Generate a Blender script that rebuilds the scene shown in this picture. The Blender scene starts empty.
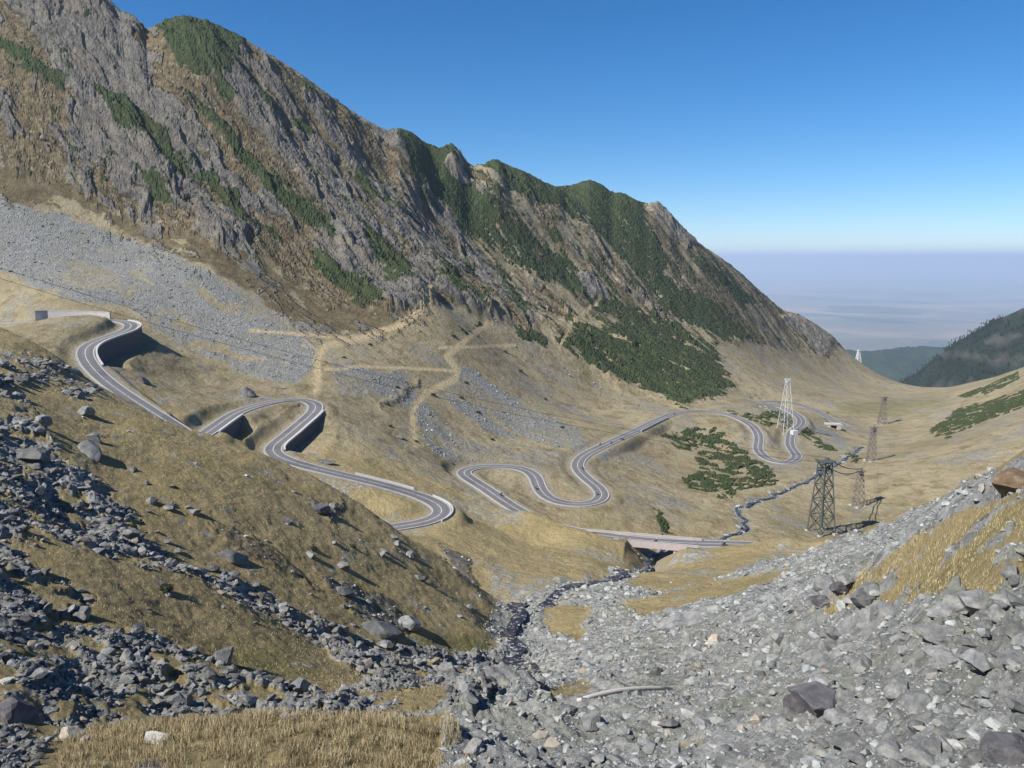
import bpy, bmesh, math, random
import numpy as np
from mathutils import Vector, Matrix

rng = np.random.default_rng(7)
random.seed(7)
R = math.radians
scene = bpy.context.scene
C = scene.collection

# ------------------------------------------------------------------ camera
F, CX, CY = 800.0, 512.0, 384.0
PT = math.atan(125.5 / 800.0)
SP, CP = math.sin(PT), math.cos(PT)

def ray(u, v):
    """horizontal ratio x/y and slope z/y of the ray through a picture point"""
    b = CY - v; a = u - CX
    y = F * CP + b * SP
    return a / y, (-F * SP + b * CP) / y

def P(u, v, d):
    th, t = ray(u, v)
    return Vector((th * d, d, t * d))

def to_uv(th, t):
    b = F * (t * CP + SP) / (CP - t * SP)
    a = th * (F * CP + b * SP)
    return CX + a, CY - b

cam_d = bpy.data.cameras.new('camera'); cam = bpy.data.objects.new('camera', cam_d); C.objects.link(cam)
cam_d.sensor_width = 36; cam_d.lens = 36 * F / 1024
cam_d.clip_start = 0.5; cam_d.clip_end = 400000
cam.location = (0, 0, 0); cam.rotation_euler = (math.pi / 2 - PT, 0, 0)
scene.camera = cam

# ------------------------------------------------------------------ light
SUN_AZ, SUN_EL = -120.0, 44.0        # azimuth from +Y, clockwise
world = bpy.data.worlds.new('World'); scene.world = world; world.use_nodes = True
wn = world.node_tree.nodes; wl = world.node_tree.links
bgn = wn['Background']; bgn.inputs[1].default_value = 0.08
sky = wn.new('ShaderNodeTexSky'); sky.sky_type = 'NISHITA'; sky.sun_disc = False
sky.sun_elevation = R(SUN_EL); sky.sun_rotation = R(SUN_AZ); sky.altitude = 2000
sky.air_density = 1.0; sky.dust_density = 0.0; sky.ozone_density = 6.0
hsv = wn.new('ShaderNodeHueSaturation'); hsv.inputs['Saturation'].default_value = 1.25; wl.new(sky.outputs[0], hsv.inputs['Color']); wl.new(hsv.outputs[0], bgn.inputs[0])
sd = bpy.data.lights.new('sun', 'SUN'); sd.energy = 5.0; sd.angle = R(0.5); sd.color = (1.0, 0.955, 0.88)
sun = bpy.data.objects.new('sun', sd); C.objects.link(sun)
dv = Vector((math.sin(R(SUN_AZ)) * math.cos(R(SUN_EL)), math.cos(R(SUN_AZ)) * math.cos(R(SUN_EL)), math.sin(R(SUN_EL))))
sun.rotation_euler = (-dv).to_track_quat('-Z', 'Y').to_euler()
sun.location = dv * 300
scene.view_settings.view_transform = 'Standard'; scene.view_settings.look = 'None'
scene.view_settings.gamma = 1.0; scene.view_settings.exposure = 0.68
scene.view_settings.use_curve_mapping = False

# ------------------------------------------------------------------ noise
_ang = np.random.default_rng(3).random(4096) * 2 * np.pi
_gx, _gy = np.cos(_ang).astype(np.float32), np.sin(_ang).astype(np.float32)

def _h(ix, iy, seed):
    h = ix.astype(np.uint32) * np.uint32(374761393) + iy.astype(np.uint32) * np.uint32(668265263) + np.uint32((seed * 974634777) & 0xffffffff)
    h = (h ^ (h >> np.uint32(13))) * np.uint32(1274126177)
    return ((h ^ (h >> np.uint32(16))) & np.uint32(4095)).astype(np.int32)

def gn(x, y, seed=0):
    x0 = np.floor(x); y0 = np.floor(y)
    fx = (x - x0).astype(np.float32); fy = (y - y0).astype(np.float32)
    ix = x0.astype(np.int64); iy = y0.astype(np.int64)
    def c(dx, dy):
        k = _h(ix + dx, iy + dy, seed)
        return _gx[k] * (fx - dx) + _gy[k] * (fy - dy)
    ux = fx * fx * fx * (fx * (fx * 6 - 15) + 10); uy = fy * fy * fy * (fy * (fy * 6 - 15) + 10)
    a = c(0, 0); b = c(1, 0); d = c(0, 1); e = c(1, 1)
    return ((a + (b - a) * ux) * (1 - uy) + (d + (e - d) * ux) * uy) * 1.4

def fbm(x, y, octv=4, seed=0, gain=0.5, ridged=False):
    s = 0; a = 1.0; tot = 0
    for o in range(octv):
        n = gn(x * 2.0**o + o * 17.3, y * 2.0**o - o * 9.1, seed + o)
        if ridged: n = 1 - 2 * np.abs(n)
        s = s + a * n; tot += a; a *= gain
    return s / tot

def cells(x, y, seed):
    '''random value of the nearest jittered cell and the distance to its border'''
    x0 = np.floor(x).astype(np.int64); y0 = np.floor(y).astype(np.int64)
    d1 = np.full(x.shape, 9.0, np.float32); d2 = d1.copy(); v = np.zeros(x.shape, np.float32)
    for i in (-1, 0, 1):
        for j in (-1, 0, 1):
            k = _h(x0 + i, y0 + j, seed); k2 = _h(x0 + i, y0 + j, seed + 77)
            d = np.hypot(x0 + i + .1 + .8 * k / 4096.0 - x, y0 + j + .1 + .8 * k2 / 4096.0 - y).astype(np.float32)
            m = d < d1; d2 = np.where(m, d1, np.minimum(d2, d)); v = np.where(m, ((k * 13 + k2 * 7) % 4096) / 4096.0, v); d1 = np.where(m, d, d1)
    return v, d2 - d1

def sstep(a, b, x):
    t = np.clip((x - a) / (b - a), 0, 1)
    return t * t * (3 - 2 * t)

# ------------------------------------------------------------------ control points (u, v, distance)
road_A = [(-150,329,440),(-60,326,425),(0,323,412),(40,321,404),(95,320,396),(120,321,389),(132,324,381),(128,330,368),(108,337,350),(90,344,337),(84,352,326),(90,365,315),(105,380,303),(130,398,290),(180,430,268),(200,445,258)]
road_B = [(185,446,272),(205,434,285),(222,422,305),(240,411,325),(270,402,345),(300,399,355),(316,403,352),(315,411,342),(300,424,328),(285,437,313),(272,447,300),(275,455,290),(295,463,282),(330,472,278),(380,484,276),(415,494,274),(438,503,270),(446,512,262),(435,520,255),(410,525,250),(385,528,246),(350,535,243)]
road_C = [(860,558,258),(820,552,262),(760,545,270),(700,543.5,272),(650,541,274),(600,535,280),(572,530,288),(545,523,296),(525,514,304),(505,502,314),(485,488,328),(467,477,340),(463,471,352),(475,467,362),(500,466,366),(525,468,364),(536,475,358),(538,486,348),(545,497,340),(565,504,333),(590,504,332),(602,498,340),(600,489,352),(585,477,372),(577,466,390),(583,456,410),(600,447,430),(635,431,480),(660,419,530),(680,412,560),(705,411,575),(730,415,570),(750,424,550),(759,436,522),(758,450,494),(770,460,470),(785,463,464),(797,457,482),(790,445,522),(792,432,560),(801,424,585),(797,415,640),(775,405,690),(740,398,740)]
road_E = [(760,401,760),(790,402,770),(815,410,740),(835,421,690),(850,428,660)]
stream_near = [(545,684,95),(520,660,118),(510,635,140),(522,603,165),(560,588,192),(610,580,212),(640,573,245)]
stream_mid = [(640,573,245),(655,566,280),(700,545,312),(748,527,330),(738,510,358),(758,500,378),(790,487,402),(812,477,424),(840,462,470),(862,446,535)]
stream_left = [(330,634,96),(380,655,98),(440,662,105),(485,666,115),(514,662,120)]

ctl = []
def add(pts):
    ctl.extend(pts)
for rd in (road_A, road_B, road_C, road_E): add(rd)
add([p for p in stream_near]); add(stream_mid[2:]);  add(stream_left)
# under and just ahead of the viewer
add([(-300,1000,9),(0,1000,10),(256,1050,11),(512,1100,11),(768,1050,10),(1024,1000,9),(1400,950,7)])
add([(-200,768,20),(0,768,24),(100,768,25),(250,768,25.5),(400,768,27),(480,768,36),(560,768,42),(700,768,37),(850,768,29),(1024,768,20),(1250,768,14)])
# grassy mound at the bottom and the drop behind it
add([(60,740,30),(120,726,31),(250,719,32.5),(400,720,33),(450,737,34),(60,752,35.5),(250,742,38),(400,745,38.5)])
# left stone bed and slope
add([(-150,690,34),(0,705,33),(0,655,43),(0,605,53),(0,560,62),(0,490,82),(0,430,108),(0,385,132)])
add([(150,702,46),(150,662,52),(150,635,58),(300,712,48),(300,692,54),(420,712,52),(420,690,62),(470,700,56)])
add([(60,540,70),(200,580,78),(290,630,81),(370,682,70),(100,600,61),(200,632,66),(300,682,60),(150,640,55)])
add([(60,525,84),(140,556,86),(220,586,91),(330,640,93),(420,661,97)])
add([(50,440,112),(100,470,112),(200,500,116),(300,540,122),(380,580,127),(450,620,128),(100,432,132),(200,462,136),(300,502,142),(400,560,146),(470,612,140)])
add([(-200,316,190),(-100,320,188),(0,328,185),(40,346,180),(80,376,175),(110,399,170),(150,416,166),(192,430.5,165),(240,447,165),(300,470,165),(340,491,165),(390,525,165),(440,557,165),(490,597,160),(503,632,146)])
add([(-100,340,225),(0,350,220),(80,402,210),(190,465,200),(300,505,198),(390,560,192),(440,585,188),(490,612,180)])
add([(40,360,260),(140,430,235),(260,475,240),(340,510,220)])
# gravel slope on the right, its ridge and the strip behind
add([(480,690,64),(500,722,50),(600,702,63),(600,655,92),(595,615,150),(640,602,155),(700,702,57),(700,652,80),(700,612,112),(700,582,170),(760,702,49),(800,652,62),(795,618,78),(790,580,130),(850,702,41),(900,652,44),(1000,652,33),(1000,702,25),(1024,602,40),(900,612,54),(1200,560,34)])
add([(812,614,66),(832,598,66),(870,573,62),(900,552,60),(950,526,56),(1000,506,52),(1024,496,50),(1200,430,42)])
add([(850,592,84),(900,570,82),(960,540,78),(1024,510,74)])
add([(850,558,125),(900,530,122),(950,508,118),(985,490,112),(860,533,145),(900,513,142),(940,498,137),(985,479,130),(1024,461,122),(1200,390,110)])
add([(860,560,185),(900,540,180),(985,505,172),(1024,488,165)])
add([(740,575,215),(680,572,225),(760,556,240),(800,548,250)])
# between near stream and hairpins
add([(470,560,215),(520,560,230),(560,548,255),(600,562,235),(450,535,240),(480,520,280),(540,545,265)])
add([(540,512.5,288),(552,517.5,283),(566,524.5,277),(577,533,268),(765,541,262),(790,538,257),(825,540,252)])
# valley floor
add([(820,533,330),(858,508,372),(900,490,390),(950,462,420),(1000,440,440),(1030,425,450),(900,445,545),(950,425,585),(1000,405,640),(1030,385,680),(700,505,360),(700,475,430),(650,505,345),(650,470,420),(700,445,500),(640,450,455),(870,425,690),(890,400,860),(780,475,430),(720,455,480),(850,440,600)])
add([(835,357,1380),(855,363,1320),(880,376,1280),(905,386,1280),(917,388.5,1280),(950,387.5,1220),(973,382,1080),(1005,374,930),(1030,365,840),(1200,300,700)])
add([(960,397,860),(920,398,930),(990,390,760)])
# slopes between road and mountain
add([(150,372,345),(200,382,362),(250,382,378),(160,345,392),(210,342,425),(60,300,430),(0,300,440),(-150,290,450),(330,350,435),(330,382,392),(430,400,425),(430,440,372),(520,400,490),(520,440,425),(600,420,520),(600,385,600),(430,350,490),(380,430,350),(400,470,310),(350,445,320),(500,350,560),(560,350,610)])
add([(-150,180,520),(0,250,478),(0,182,520),(100,252,492),(130,222,522),(200,262,492),(230,242,522),(300,322,470),(300,282,522)])
# mountain wall
add([(-150,0,640),(-150,-90,740),(0,0,640),(0,-75,720),(70,-40,700),(100,150,560),(100,62,622),(116,7,662),(150,28,652),(186,17,672),(240,37,692),(270,55,702),(330,95,722),(386,131,745)])
add([(200,150,592),(200,82,632),(300,200,592),(300,132,662),(380,262,582),(380,200,652),(430,302,542),(430,232,690)])
add([(400,129,800),(420,137,830),(440,148,850),(456,146,860),(468,163,872),(497,158,900),(530,172,930),(556,186,960),(590,180,1000),(620,193,1030),(640,202,1040),(658,201,1050),(672,214,1060),(690,232,1080),(710,250,1110),(740,272,1150),(770,300,1200),(800,317,1270),(820,330,1330)])
add([(480,302,602),(480,242,745),(560,332,632),(560,262,805),(640,355,705),(640,285,880),(700,372,765),(720,322,935),(760,352,955),(800,357,1085),(770,390,790),(820,385,930),(850,375,1150)])
sky_pts = [(-150,-90,740),(0,-75,720),(70,-40,700),(116,7,662),(186,17,672),(270,55,702),(330,95,722),(386,131,745),(440,148,850),(497,158,900),(590,180,1000),(658,201,1050),(710,250,1110),(770,300,1200),(835,357,1380)]
for u, v, d in sky_pts:
    ctl.append((u + 30, v + 70, d * 1.16)); ctl.append((u + 60, v + 190, d * 1.45))
for u in (-150, 100, 350, 600, 850, 1030, 1200):
    ctl.append((u, 440, 1750)); ctl.append((u, 560, 2600))

ct = np.array([(*ray(u, v)[:1], math.log(d), ray(u, v)[1]) for u, v, d in ctl])
XS = 1.25                                       # weight of the log-distance axis
def tps_fit(pts, lam):
    n = len(pts); x = pts[:, 0]; s = pts[:, 1] * XS
    r2 = (x[:, None] - x[None])**2 + (s[:, None] - s[None])**2
    K = np.where(r2 > 0, 0.5 * r2 * np.log(r2 + 1e-20), 0) + lam * np.eye(n)
    Q = np.stack([np.ones(n), x, s], 1)
    A = np.zeros((n + 3, n + 3)); A[:n, :n] = K; A[:n, n:] = Q; A[n:, :n] = Q.T
    return np.linalg.solve(A, np.concatenate([pts[:, 2], np.zeros(3)]))
def tps_eval(w, pts, x, s):
    out = np.empty(len(x)); n = len(pts)
    for i in range(0, len(x), 8000):
        xx = x[i:i+8000, None]; ss = s[i:i+8000, None] * XS
        r2 = (xx - pts[:, 0])**2 + (ss - pts[:, 1] * XS)**2 + 1e-20
        out[i:i+8000] = (0.5 * r2 * np.log(r2)) @ w[:n] + w[n] + w[n+1] * xx[:, 0] + w[n+2] * ss[:, 0]
    return out
w = tps_fit(ct, 2e-5)

# ------------------------------------------------------------------ terrain grid (fan of columns, finer where the place has detail)
def pieces(segs):
    out = [np.linspace(a, b, n, endpoint=False) for a, b, n in segs]
    return np.concatenate(out + [[segs[-1][1]]])
TH = pieces([(-1.25, -0.74, 40), (-0.74, 0.74, 1120), (0.74, 1.25, 40)])
S = pieces([(math.log(7.5), math.log(22), 60), (math.log(22), math.log(60), 260), (math.log(60), math.log(210), 300),
            (math.log(210), math.log(600), 430), (math.log(600), math.log(1500), 380), (math.log(1500), math.log(3400), 40)])
nc, nr = len(TH), len(S)
cth = np.linspace(TH[0], TH[-1], 330); cs = np.linspace(S[0], S[-1], 420)
gs, gt = np.meshgrid(cs, cth, indexing='ij')
T0 = tps_eval(w, ct, gt.ravel(), gs.ravel()).reshape(gs.shape)
def cubic_up(A, src, dst, axis):
    A = np.moveaxis(A, axis, 0)
    f = (dst - src[0]) / (src[1] - src[0]); i = np.clip(np.floor(f).astype(int), 0, len(src) - 2); t = (f - i)[:, None]
    g = lambda k: A[np.clip(i + k, 0, len(src) - 1)]
    p0, p1, p2, p3 = g(-1), g(0), g(1), g(2)
    o = p1 + 0.5 * t * (p2 - p0 + t * (2*p0 - 5*p1 + 4*p2 - p3 + t * (3*(p1 - p2) + p3 - p0)))
    return np.moveaxis(o, 0, axis)
T = cubic_up(cubic_up(T0, cs, S, 0), cth, TH, 1)
YY = np.exp(S)[:, None] * np.ones((1, nc)); XX = TH[None] * YY
Z = T * YY
U, V = to_uv(TH[None] * np.ones_like(YY), T)
SS = S[:, None] * np.ones((1, nc)); TT = TH[None] * np.ones((nr, 1))
wu = 9 * fbm(TT * 26, SS * 30, 4, 11, 0.6); wv = 9 * fbm(TT * 26, SS * 30, 4, 31, 0.6)
U2, V2 = U + wu, V + wv

def poly_mask(pts, soft=3.0, dr=(0, 1e9), warp=True):
    uu, vv = (U2, V2) if warp else (U, V)
    p = np.array(pts, float); m = 12
    box = (uu > p[:, 0].min() - m) & (uu < p[:, 0].max() + m) & (vv > p[:, 1].min() - m) & (vv < p[:, 1].max() + m) & (YY > dr[0]) & (YY < dr[1])
    out = np.zeros(U.shape, np.float32); idx = np.nonzero(box)
    if len(idx[0]) == 0: return out
    x, y = uu[idx], vv[idx]; d = np.full(len(x), 1e9); ins = np.zeros(len(x), bool)
    for i in range(len(p)):
        ax, ay = p[i]; bx, by = p[(i + 1) % len(p)]
        ex, ey = bx - ax, by - ay
        t = np.clip(((x - ax) * ex + (y - ay) * ey) / (ex * ex + ey * ey + 1e-9), 0, 1)
        d = np.minimum(d, np.hypot(x - ax - t * ex, y - ay - t * ey))
        ins ^= ((ay > y) != (by > y)) & (x < (bx - ax) * (y - ay) / (by - ay + 1e-12) + ax)
    out[idx] = sstep(-soft, soft, np.where(ins, d, -d))
    return out
def line_mask(pts, width, dr=(0, 1e9)):
    uu, vv = U + wu * 0.12, V + wv * 0.12
    p = np.array(pts, float); m = width + 4
    box = (uu > p[:, 0].min() - m) & (uu < p[:, 0].max() + m) & (vv > p[:, 1].min() - m) & (vv < p[:, 1].max() + m) & (YY > dr[0]) & (YY < dr[1])
    out = np.zeros(U.shape, np.float32); idx = np.nonzero(box)
    if len(idx[0]) == 0: return out
    x, y = uu[idx], vv[idx]; d = np.full(len(x), 1e9)
    for i in range(len(p) - 1):
        ax, ay = p[i]; bx, by = p[i + 1]; ex, ey = bx - ax, by - ay
        t = np.clip(((x - ax) * ex + (y - ay) * ey) / (ex * ex + ey * ey + 1e-9), 0, 1)
        d = np.minimum(d, np.hypot(x - ax - t * ex, y - ay - t * ey))
    out[idx] = 1 - sstep(width * 0.25, width * 1.1, d)
    return out
def union(*ms):
    o = ms[0].copy()
    for m in ms[1:]: o = np.maximum(o, m)
    return o

# valley frame: ca along the valley, cb down the mountain
ca = XX * 0.4226 + YY * 0.9063; cb = XX * 0.9063 - YY * 0.4226
FAR = (300, 1700)
M_mount = poly_mask([(-400,-400),(150,-400),(390,100),(660,170),(850,345),(830,360),(760,345),(715,345),(735,390),(690,405),(620,388),(560,350),(520,325),(430,300),(400,315),(330,308),(240,248),(140,228),(60,190),(0,170),(-400,120)], 5, FAR)
M_rock0 = poly_mask([(-400,-400),(120,-400),(390,125),(440,190),(480,250),(520,300),(540,325),(520,325),(430,300),(400,315),(330,308),(240,248),(140,228),(60,190),(0,170),(-400,120)], 16, FAR)
strat = fbm(ca / 26.0, (cb + 0.3 * Z) / 130.0, 5, 50, 0.62)           # streaks down the fall line
strat2 = fbm(ca / 11.0 + 7, (cb + 0.3 * Z) / 60.0, 4, 70, 0.6)
iso = fbm(XX / 45.0, YY / 45.0, 5, 90, 0.6)
wx = ca + 9 * gn(ca / 22, cb / 22, 701); wy = cb + .35 * Z + 12 * gn(ca / 26, cb / 26, 703)
cA, eA = cells((wx + .25 * wy) / 24, wy / 62, 710); cB, eB = cells((wx + .2 * wy) / 8.5, wy / 20, 720); cC, eC = cells(wx / 3.6, wy / 6.5, 730)
outc = .5 * cA + .32 * cB + .18 * cC + .14 * strat2
M_rock = M_rock0 * sstep(.15, .6, M_rock0 + strat2 * .9)
heath = M_mount * sstep(-0.02, 0.20, strat * 0.55 + strat2 * .55 + iso * 0.35 + 0.07 * sstep(400, 640, U))
heath = np.maximum(heath, poly_mask([(60,190),(140,226),(240,248),(330,305),(420,312),(400,334),(300,326),(230,275),(150,240),(50,215),(0,196),(0,165)], 6, FAR) * sstep(-0.25, 0.1, iso + strat * 0.5))
heath = np.maximum(heath, poly_mask([(0,20),(60,60),(130,110),(190,150),(170,165),(100,110),(40,70),(0,50)], 8, FAR) * sstep(-.2, .1, strat))
nf = fbm(ca / 10, (cb + .3 * Z) / 24, 5, 620, .65)
heath = np.maximum(heath, M_mount * .5 * sstep(-.25, .15, nf))
nfx = fbm(ca / 5.0, (cb + .3 * Z) / 9.0, 4, 655, .6)
heath = np.maximum(heath, poly_mask([(-300,110),(0,155),(60,180),(140,216),(240,238),(330,296),(430,300),(415,325),(330,336),(250,290),(160,246),(60,212),(0,200),(-300,190)], 14, FAR) * sstep(-.3, .1, nf + .4 * strat + .12))
rocky_out = M_mount * (1 - M_rock) * sstep(0.24, 0.36, strat2 * 0.7 + nf * .6 + iso * .2)
band = poly_mask([(-300,110),(0,155),(60,180),(140,216),(240,238),(330,290),(430,296),(425,330),(330,345),(250,300),(160,256),(60,222),(0,205),(-300,200)], 10, FAR)
rock = np.clip(np.maximum(M_rock * sstep(.46, .56, outc + .35 * strat + .10 * sstep(300, 100, U)), rocky_out * sstep(.56, .66, outc)), 0, 1)
rock = np.maximum(rock, band * sstep(.60, .70, outc + .5 * nfx)); rock = np.maximum(rock, M_mount * sstep(.70, .74, outc - .16 * sstep(430, 520, U)))
heath = heath * (1 - .9 * rock); heath = np.maximum(heath, M_rock0 * (1 - rock) * sstep(-.3, 0, nf + .3))
crag = union(poly_mask([(440,150),(452,143),(464,152),(468,166),(452,162)], 3, (780, 950)), poly_mask([(648,204),(660,198),(700,236),(690,245),(660,220)], 3, (950, 1200)),
             poly_mask([(335,235),(358,225),(375,270),(350,275)], 3, FAR), poly_mask([(570,270),(600,285),(615,300),(590,300)], 4, FAR),
             poly_mask([(780,315),(800,312),(835,345),(825,355)], 4, FAR))
rock = np.maximum.reduce([rock, crag, poly_mask([(468,158),(500,155),(508,195),(480,205)], 4, (780, 1000)) * sstep(.35, .5, outc)])

pine_polys = [
 [(388,100),(425,105),(452,150),(500,203),(560,252),(620,300),(680,330),(717,345),(732,387),(720,397),(682,405),(617,385),(594,370),(560,347),(575,325),(618,322),(560,288),(505,262),(470,235),(440,190)],
 [(478,150),(510,140),(560,165),(600,160),(640,190),(650,215),(672,262),(650,298),(620,260),(580,218),(530,190)],
 [(640,262),(720,300),(765,345),(720,343),(660,312)],[(690,245),(720,268),(760,300),(740,305),(700,270)],
 [(158,0),(200,0),(250,30),(232,70),(190,78),(172,50)],
 [(95,86),(117,92),(200,172),(186,178),(120,130)],[(183,92),(207,110),(262,165),(312,215),(332,238),(298,226),(238,160)],
 [(195,178),(215,180),(258,228),(246,232)],[(308,250),(332,262),(388,300),(362,306),(318,274)],[(143,178),(166,184),(174,207),(150,197)],
 [(358,228),(388,245),(414,287),(386,282)],[(265,172),(330,222),(334,242),(282,202)],[(0,38),(20,45),(70,85),(58,92),(10,62)],
 [(285,120),(300,122),(312,140),(296,140)],[(205,55),(225,80),(235,100),(218,95)],[(350,170),(375,185),(390,205),(372,200)],
 [(250,85),(270,100),(285,120),(262,108)],[(420,180),(440,205),(420,195)],[(430,255),(455,275),(480,300),(462,302),(440,280)],
 [(490,262),(515,290),(530,315),(512,310)],[(520,325),(548,338),(545,347),(520,338)],[(455,330),(480,325),(478,334)]]
pine = union(*[poly_mask(p, 9, FAR) for p in pine_polys[:4]]); pine = (pine > .03) * sstep(.44, .56, pine * 1.0 + .85 * nfx + .65 * nf + .4 * strat2 - .17)
pr_ = union(poly_mask([(386,90),(428,100),(452,130),(478,178),(470,205),(440,195),(408,168)], 6, FAR), poly_mask([(476,140),(515,140),(560,170),(600,165),(640,192),(625,215),(560,205),(510,182)], 6, FAR))
pine = union(pine, (pr_ > .03) * sstep(.44, .56, pr_ + .5 * nfx + .4 * nf - .05))
ps_ = union(*[poly_mask(p, 8, FAR) for p in pine_polys[4:]]); pine = union(pine, (ps_ > .03) * sstep(.46, .56, ps_ + .8 * nfx + .6 * nf - .02))
pine_low = union(poly_mask([(656,437),(690,428),(726,430),(738,446),(772,470),(780,484),(750,490),(720,500),(680,482),(700,470),(690,452)], 2, FAR),
    poly_mask([(722,412),(745,414),(780,410),(800,425),(837,450),(818,448),(780,425),(745,421)], 2, FAR), poly_mask([(820,412),(828,412),(834,421),(826,420)], 1.5, FAR),
    poly_mask([(928,432),(960,408),(1010,395),(1060,372),(1060,398),(985,420),(945,438)], 2.5, (300, 1000)), poly_mask([(955,398),(1000,380),(1020,372),(1020,380),(975,397)], 2, FAR),
    poly_mask([(652,508),(662,512),(674,536),(662,536)], 2, FAR), poly_mask([(850,452),(862,458),(858,464),(848,458)], 1.5, FAR)) * sstep(-0.20, -0.08, iso * .5 + fbm(XX / 9, YY / 9, 4, 640, .6) + .5 * fbm(XX / 4, YY / 4, 3, 645) - .1 + .5 * nfx)
spots = M_mount * sstep(0.17, 0.23, .3 * nfx +  fbm(XX / 16, YY / 16, 4, 140) * .6 + nf * .4 + strat * .2) * sstep(380, 470, U) + M_mount * sstep(0.25, 0.31, .3 * nfx +  fbm(XX / 14, YY / 14, 4, 160) * .6 + nf * .3 + strat * 0.4)
pine = np.clip(union(pine, pine_low, spots), 0, 1) * (1 - crag)

scree = union(poly_mask([(-400,180),(0,178),(40,205),(100,225),(170,250),(230,280),(275,308),(310,328),(322,345),(318,372),(285,392),(235,372),(175,345),(135,312),(60,298),(0,272),(-400,250)], 12, FAR),
    poly_mask([(330,362),(400,372),(440,420),(470,440),(555,462),(470,464),(430,455),(412,412),(392,398),(335,392)], 5, FAR),
    poly_mask([(430,385),(465,362),(520,395),(600,440),(640,470),(560,452),(480,432)], 6, FAR) * 0.75,
    poly_mask([(455,300),(475,295),(530,345),(600,385),(690,412),(640,412),(560,372),(500,340)], 5, FAR) * 0.55,
    poly_mask([(735,398),(770,400),(835,430),(860,452),(835,452),(800,425),(770,412)], 4, FAR) * 0.8,
    poly_mask([(540,560),(560,575),(570,590),(520,600),(470,560),(480,535)], 5, (170, 330)) * 0.4,
    poly_mask([(960,420),(1060,380),(1060,430),(1000,430),(940,450)], 6, (250, 900)) * 0.55)
scree = scree * sstep(.25, .75, scree + .9 * nf + .5 * strat2 + .4 * nfx) * (1 - 0.75 * sstep(0.0, 0.22, iso * .7 + 0.5 * strat + .5 * nf) * (YY > 300))
gravel = poly_mask([(430,820),(440,768),(448,705),(478,668),(512,625),(520,598),(560,582),(600,578),(650,592),(700,588),(760,560),(820,545),(860,531),(900,513),(985,482),(1060,446),(1400,330),(1400,900),(430,900)], 4, (0, 240))
gr_grass = union(poly_mask([(806,616),(870,568),(950,524),(1060,476),(1300,400),(1300,560),(1040,590),(960,606),(880,604),(826,616)], 6, (0, 90)) * sstep(-0.3, 0.0, fbm(XX / 3.0, YY / 3.0, 4, 200, .6)),
    poly_mask([(620,607),(740,577),(800,570),(760,590),(640,618)], 4, (90, 240)), poly_mask([(540,602),(592,606),(582,645),(546,632)], 5, (60, 240)) * .8,
    poly_mask([(530,700),(580,680),(600,690),(560,705)], 4, (40, 110)) * .6, poly_mask([(860,520),(900,503),(990,472),(985,484),(900,518),(862,537)], 3, (90, 180)))
rough = fbm(XX / 5.0, YY / 5.0, 5, 210, .6)
gr_grass = np.maximum(gr_grass, gravel * (YY < 120) * 0.7 * sstep(0.22, 0.36, rough))
gravel = gravel * (1 - gr_grass)
logclear = line_mask([(570,703),(600,696),(640,690),(684,689)], 10, (20, 120))
bed = union(poly_mask([(-60,346),(30,350),(70,368),(95,388),(85,400),(40,386),(-60,380)], 5, (60, 200)) * sstep(-.2, .2, rough + .5 * fbm(XX / 2, YY / 2, 3, 216)), poly_mask([(-300,360),(-20,372),(20,392),(45,425),(62,455),(112,492),(172,560),(240,576),(330,628),(420,650),(515,652),(520,690),(470,722),(380,712),(300,716),(200,716),(110,722),(50,745),(10,800),(-300,900)], 4, (0, 170)))
hump = poly_mask([(20,548),(60,538),(130,562),(200,578),(284,624),(372,684),(330,697),(250,672),(150,636),(70,622),(100,592),(30,572)], 4, (40, 110))
bed_g = union(hump, poly_mask([(400,690),(450,685),(470,700),(440,712),(395,706)], 3, (30, 110)), poly_mask([(-60,395),(20,400),(10,420),(-60,430)], 3))
bed = bed * (1 - bed_g) * sstep(-0.18, 0.10, rough + .04 + .5 * fbm(XX / 1.6, YY / 1.6, 3, 215))
hill_rock = union(poly_mask([(310,500),(345,505),(330,520)], 3, (90, 175)), poly_mask([(315,575),(390,600),(410,630),(395,640),(350,605)], 3, (90, 175)) * .8, poly_mask([(205,520),(260,540),(320,590),(285,570),(230,545)], 3, (90, 175)) * .6,
    poly_mask([(380,405),(420,380),(405,400)], 3), poly_mask([(440,545),(468,560),(478,590),(460,580)], 3, (150, 250)) * .7)
stony = (1 - np.maximum(gravel, bed)) * (YY < 200) * sstep(0.20, 0.42, rough)
path = union(line_mask([(316,392),(318,375),(316,360),(325,346),(360,338),(400,325),(425,308),(432,297)], 5.5, FAR),
    line_mask([(416,445),(413,425),(415,405),(428,392),(455,379),(458,371),(447,356),(470,336),(490,322)], 4.8, FAR),
    line_mask([(325,371),(360,366),(455,371)], 2.2, FAR), line_mask([(440,348),(470,347),(515,345)], 2.2, FAR), line_mask([(250,330),(318,336),(360,338)], 2.5, FAR),
    line_mask([(560,347),(575,322),(600,300)], 3, FAR) * .7, line_mask([(600,330),(640,350),(690,372)], 2, FAR) * .6)
pine *= (1 - path)
green = union(poly_mask([(400,650),(440,632),(500,640),(490,660),(430,660)], 6, (80, 180)) * .8, poly_mask([(190,640),(260,640),(330,672),(300,690),(220,660)], 10, (40, 100)) * .55,
    poly_mask([(840,405),(930,395),(960,402),(900,415),(850,418)], 5, FAR) * .55, sstep(0.1, 0.5, fbm(XX / 22, YY / 22, 4, 260)) * .35)

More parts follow.
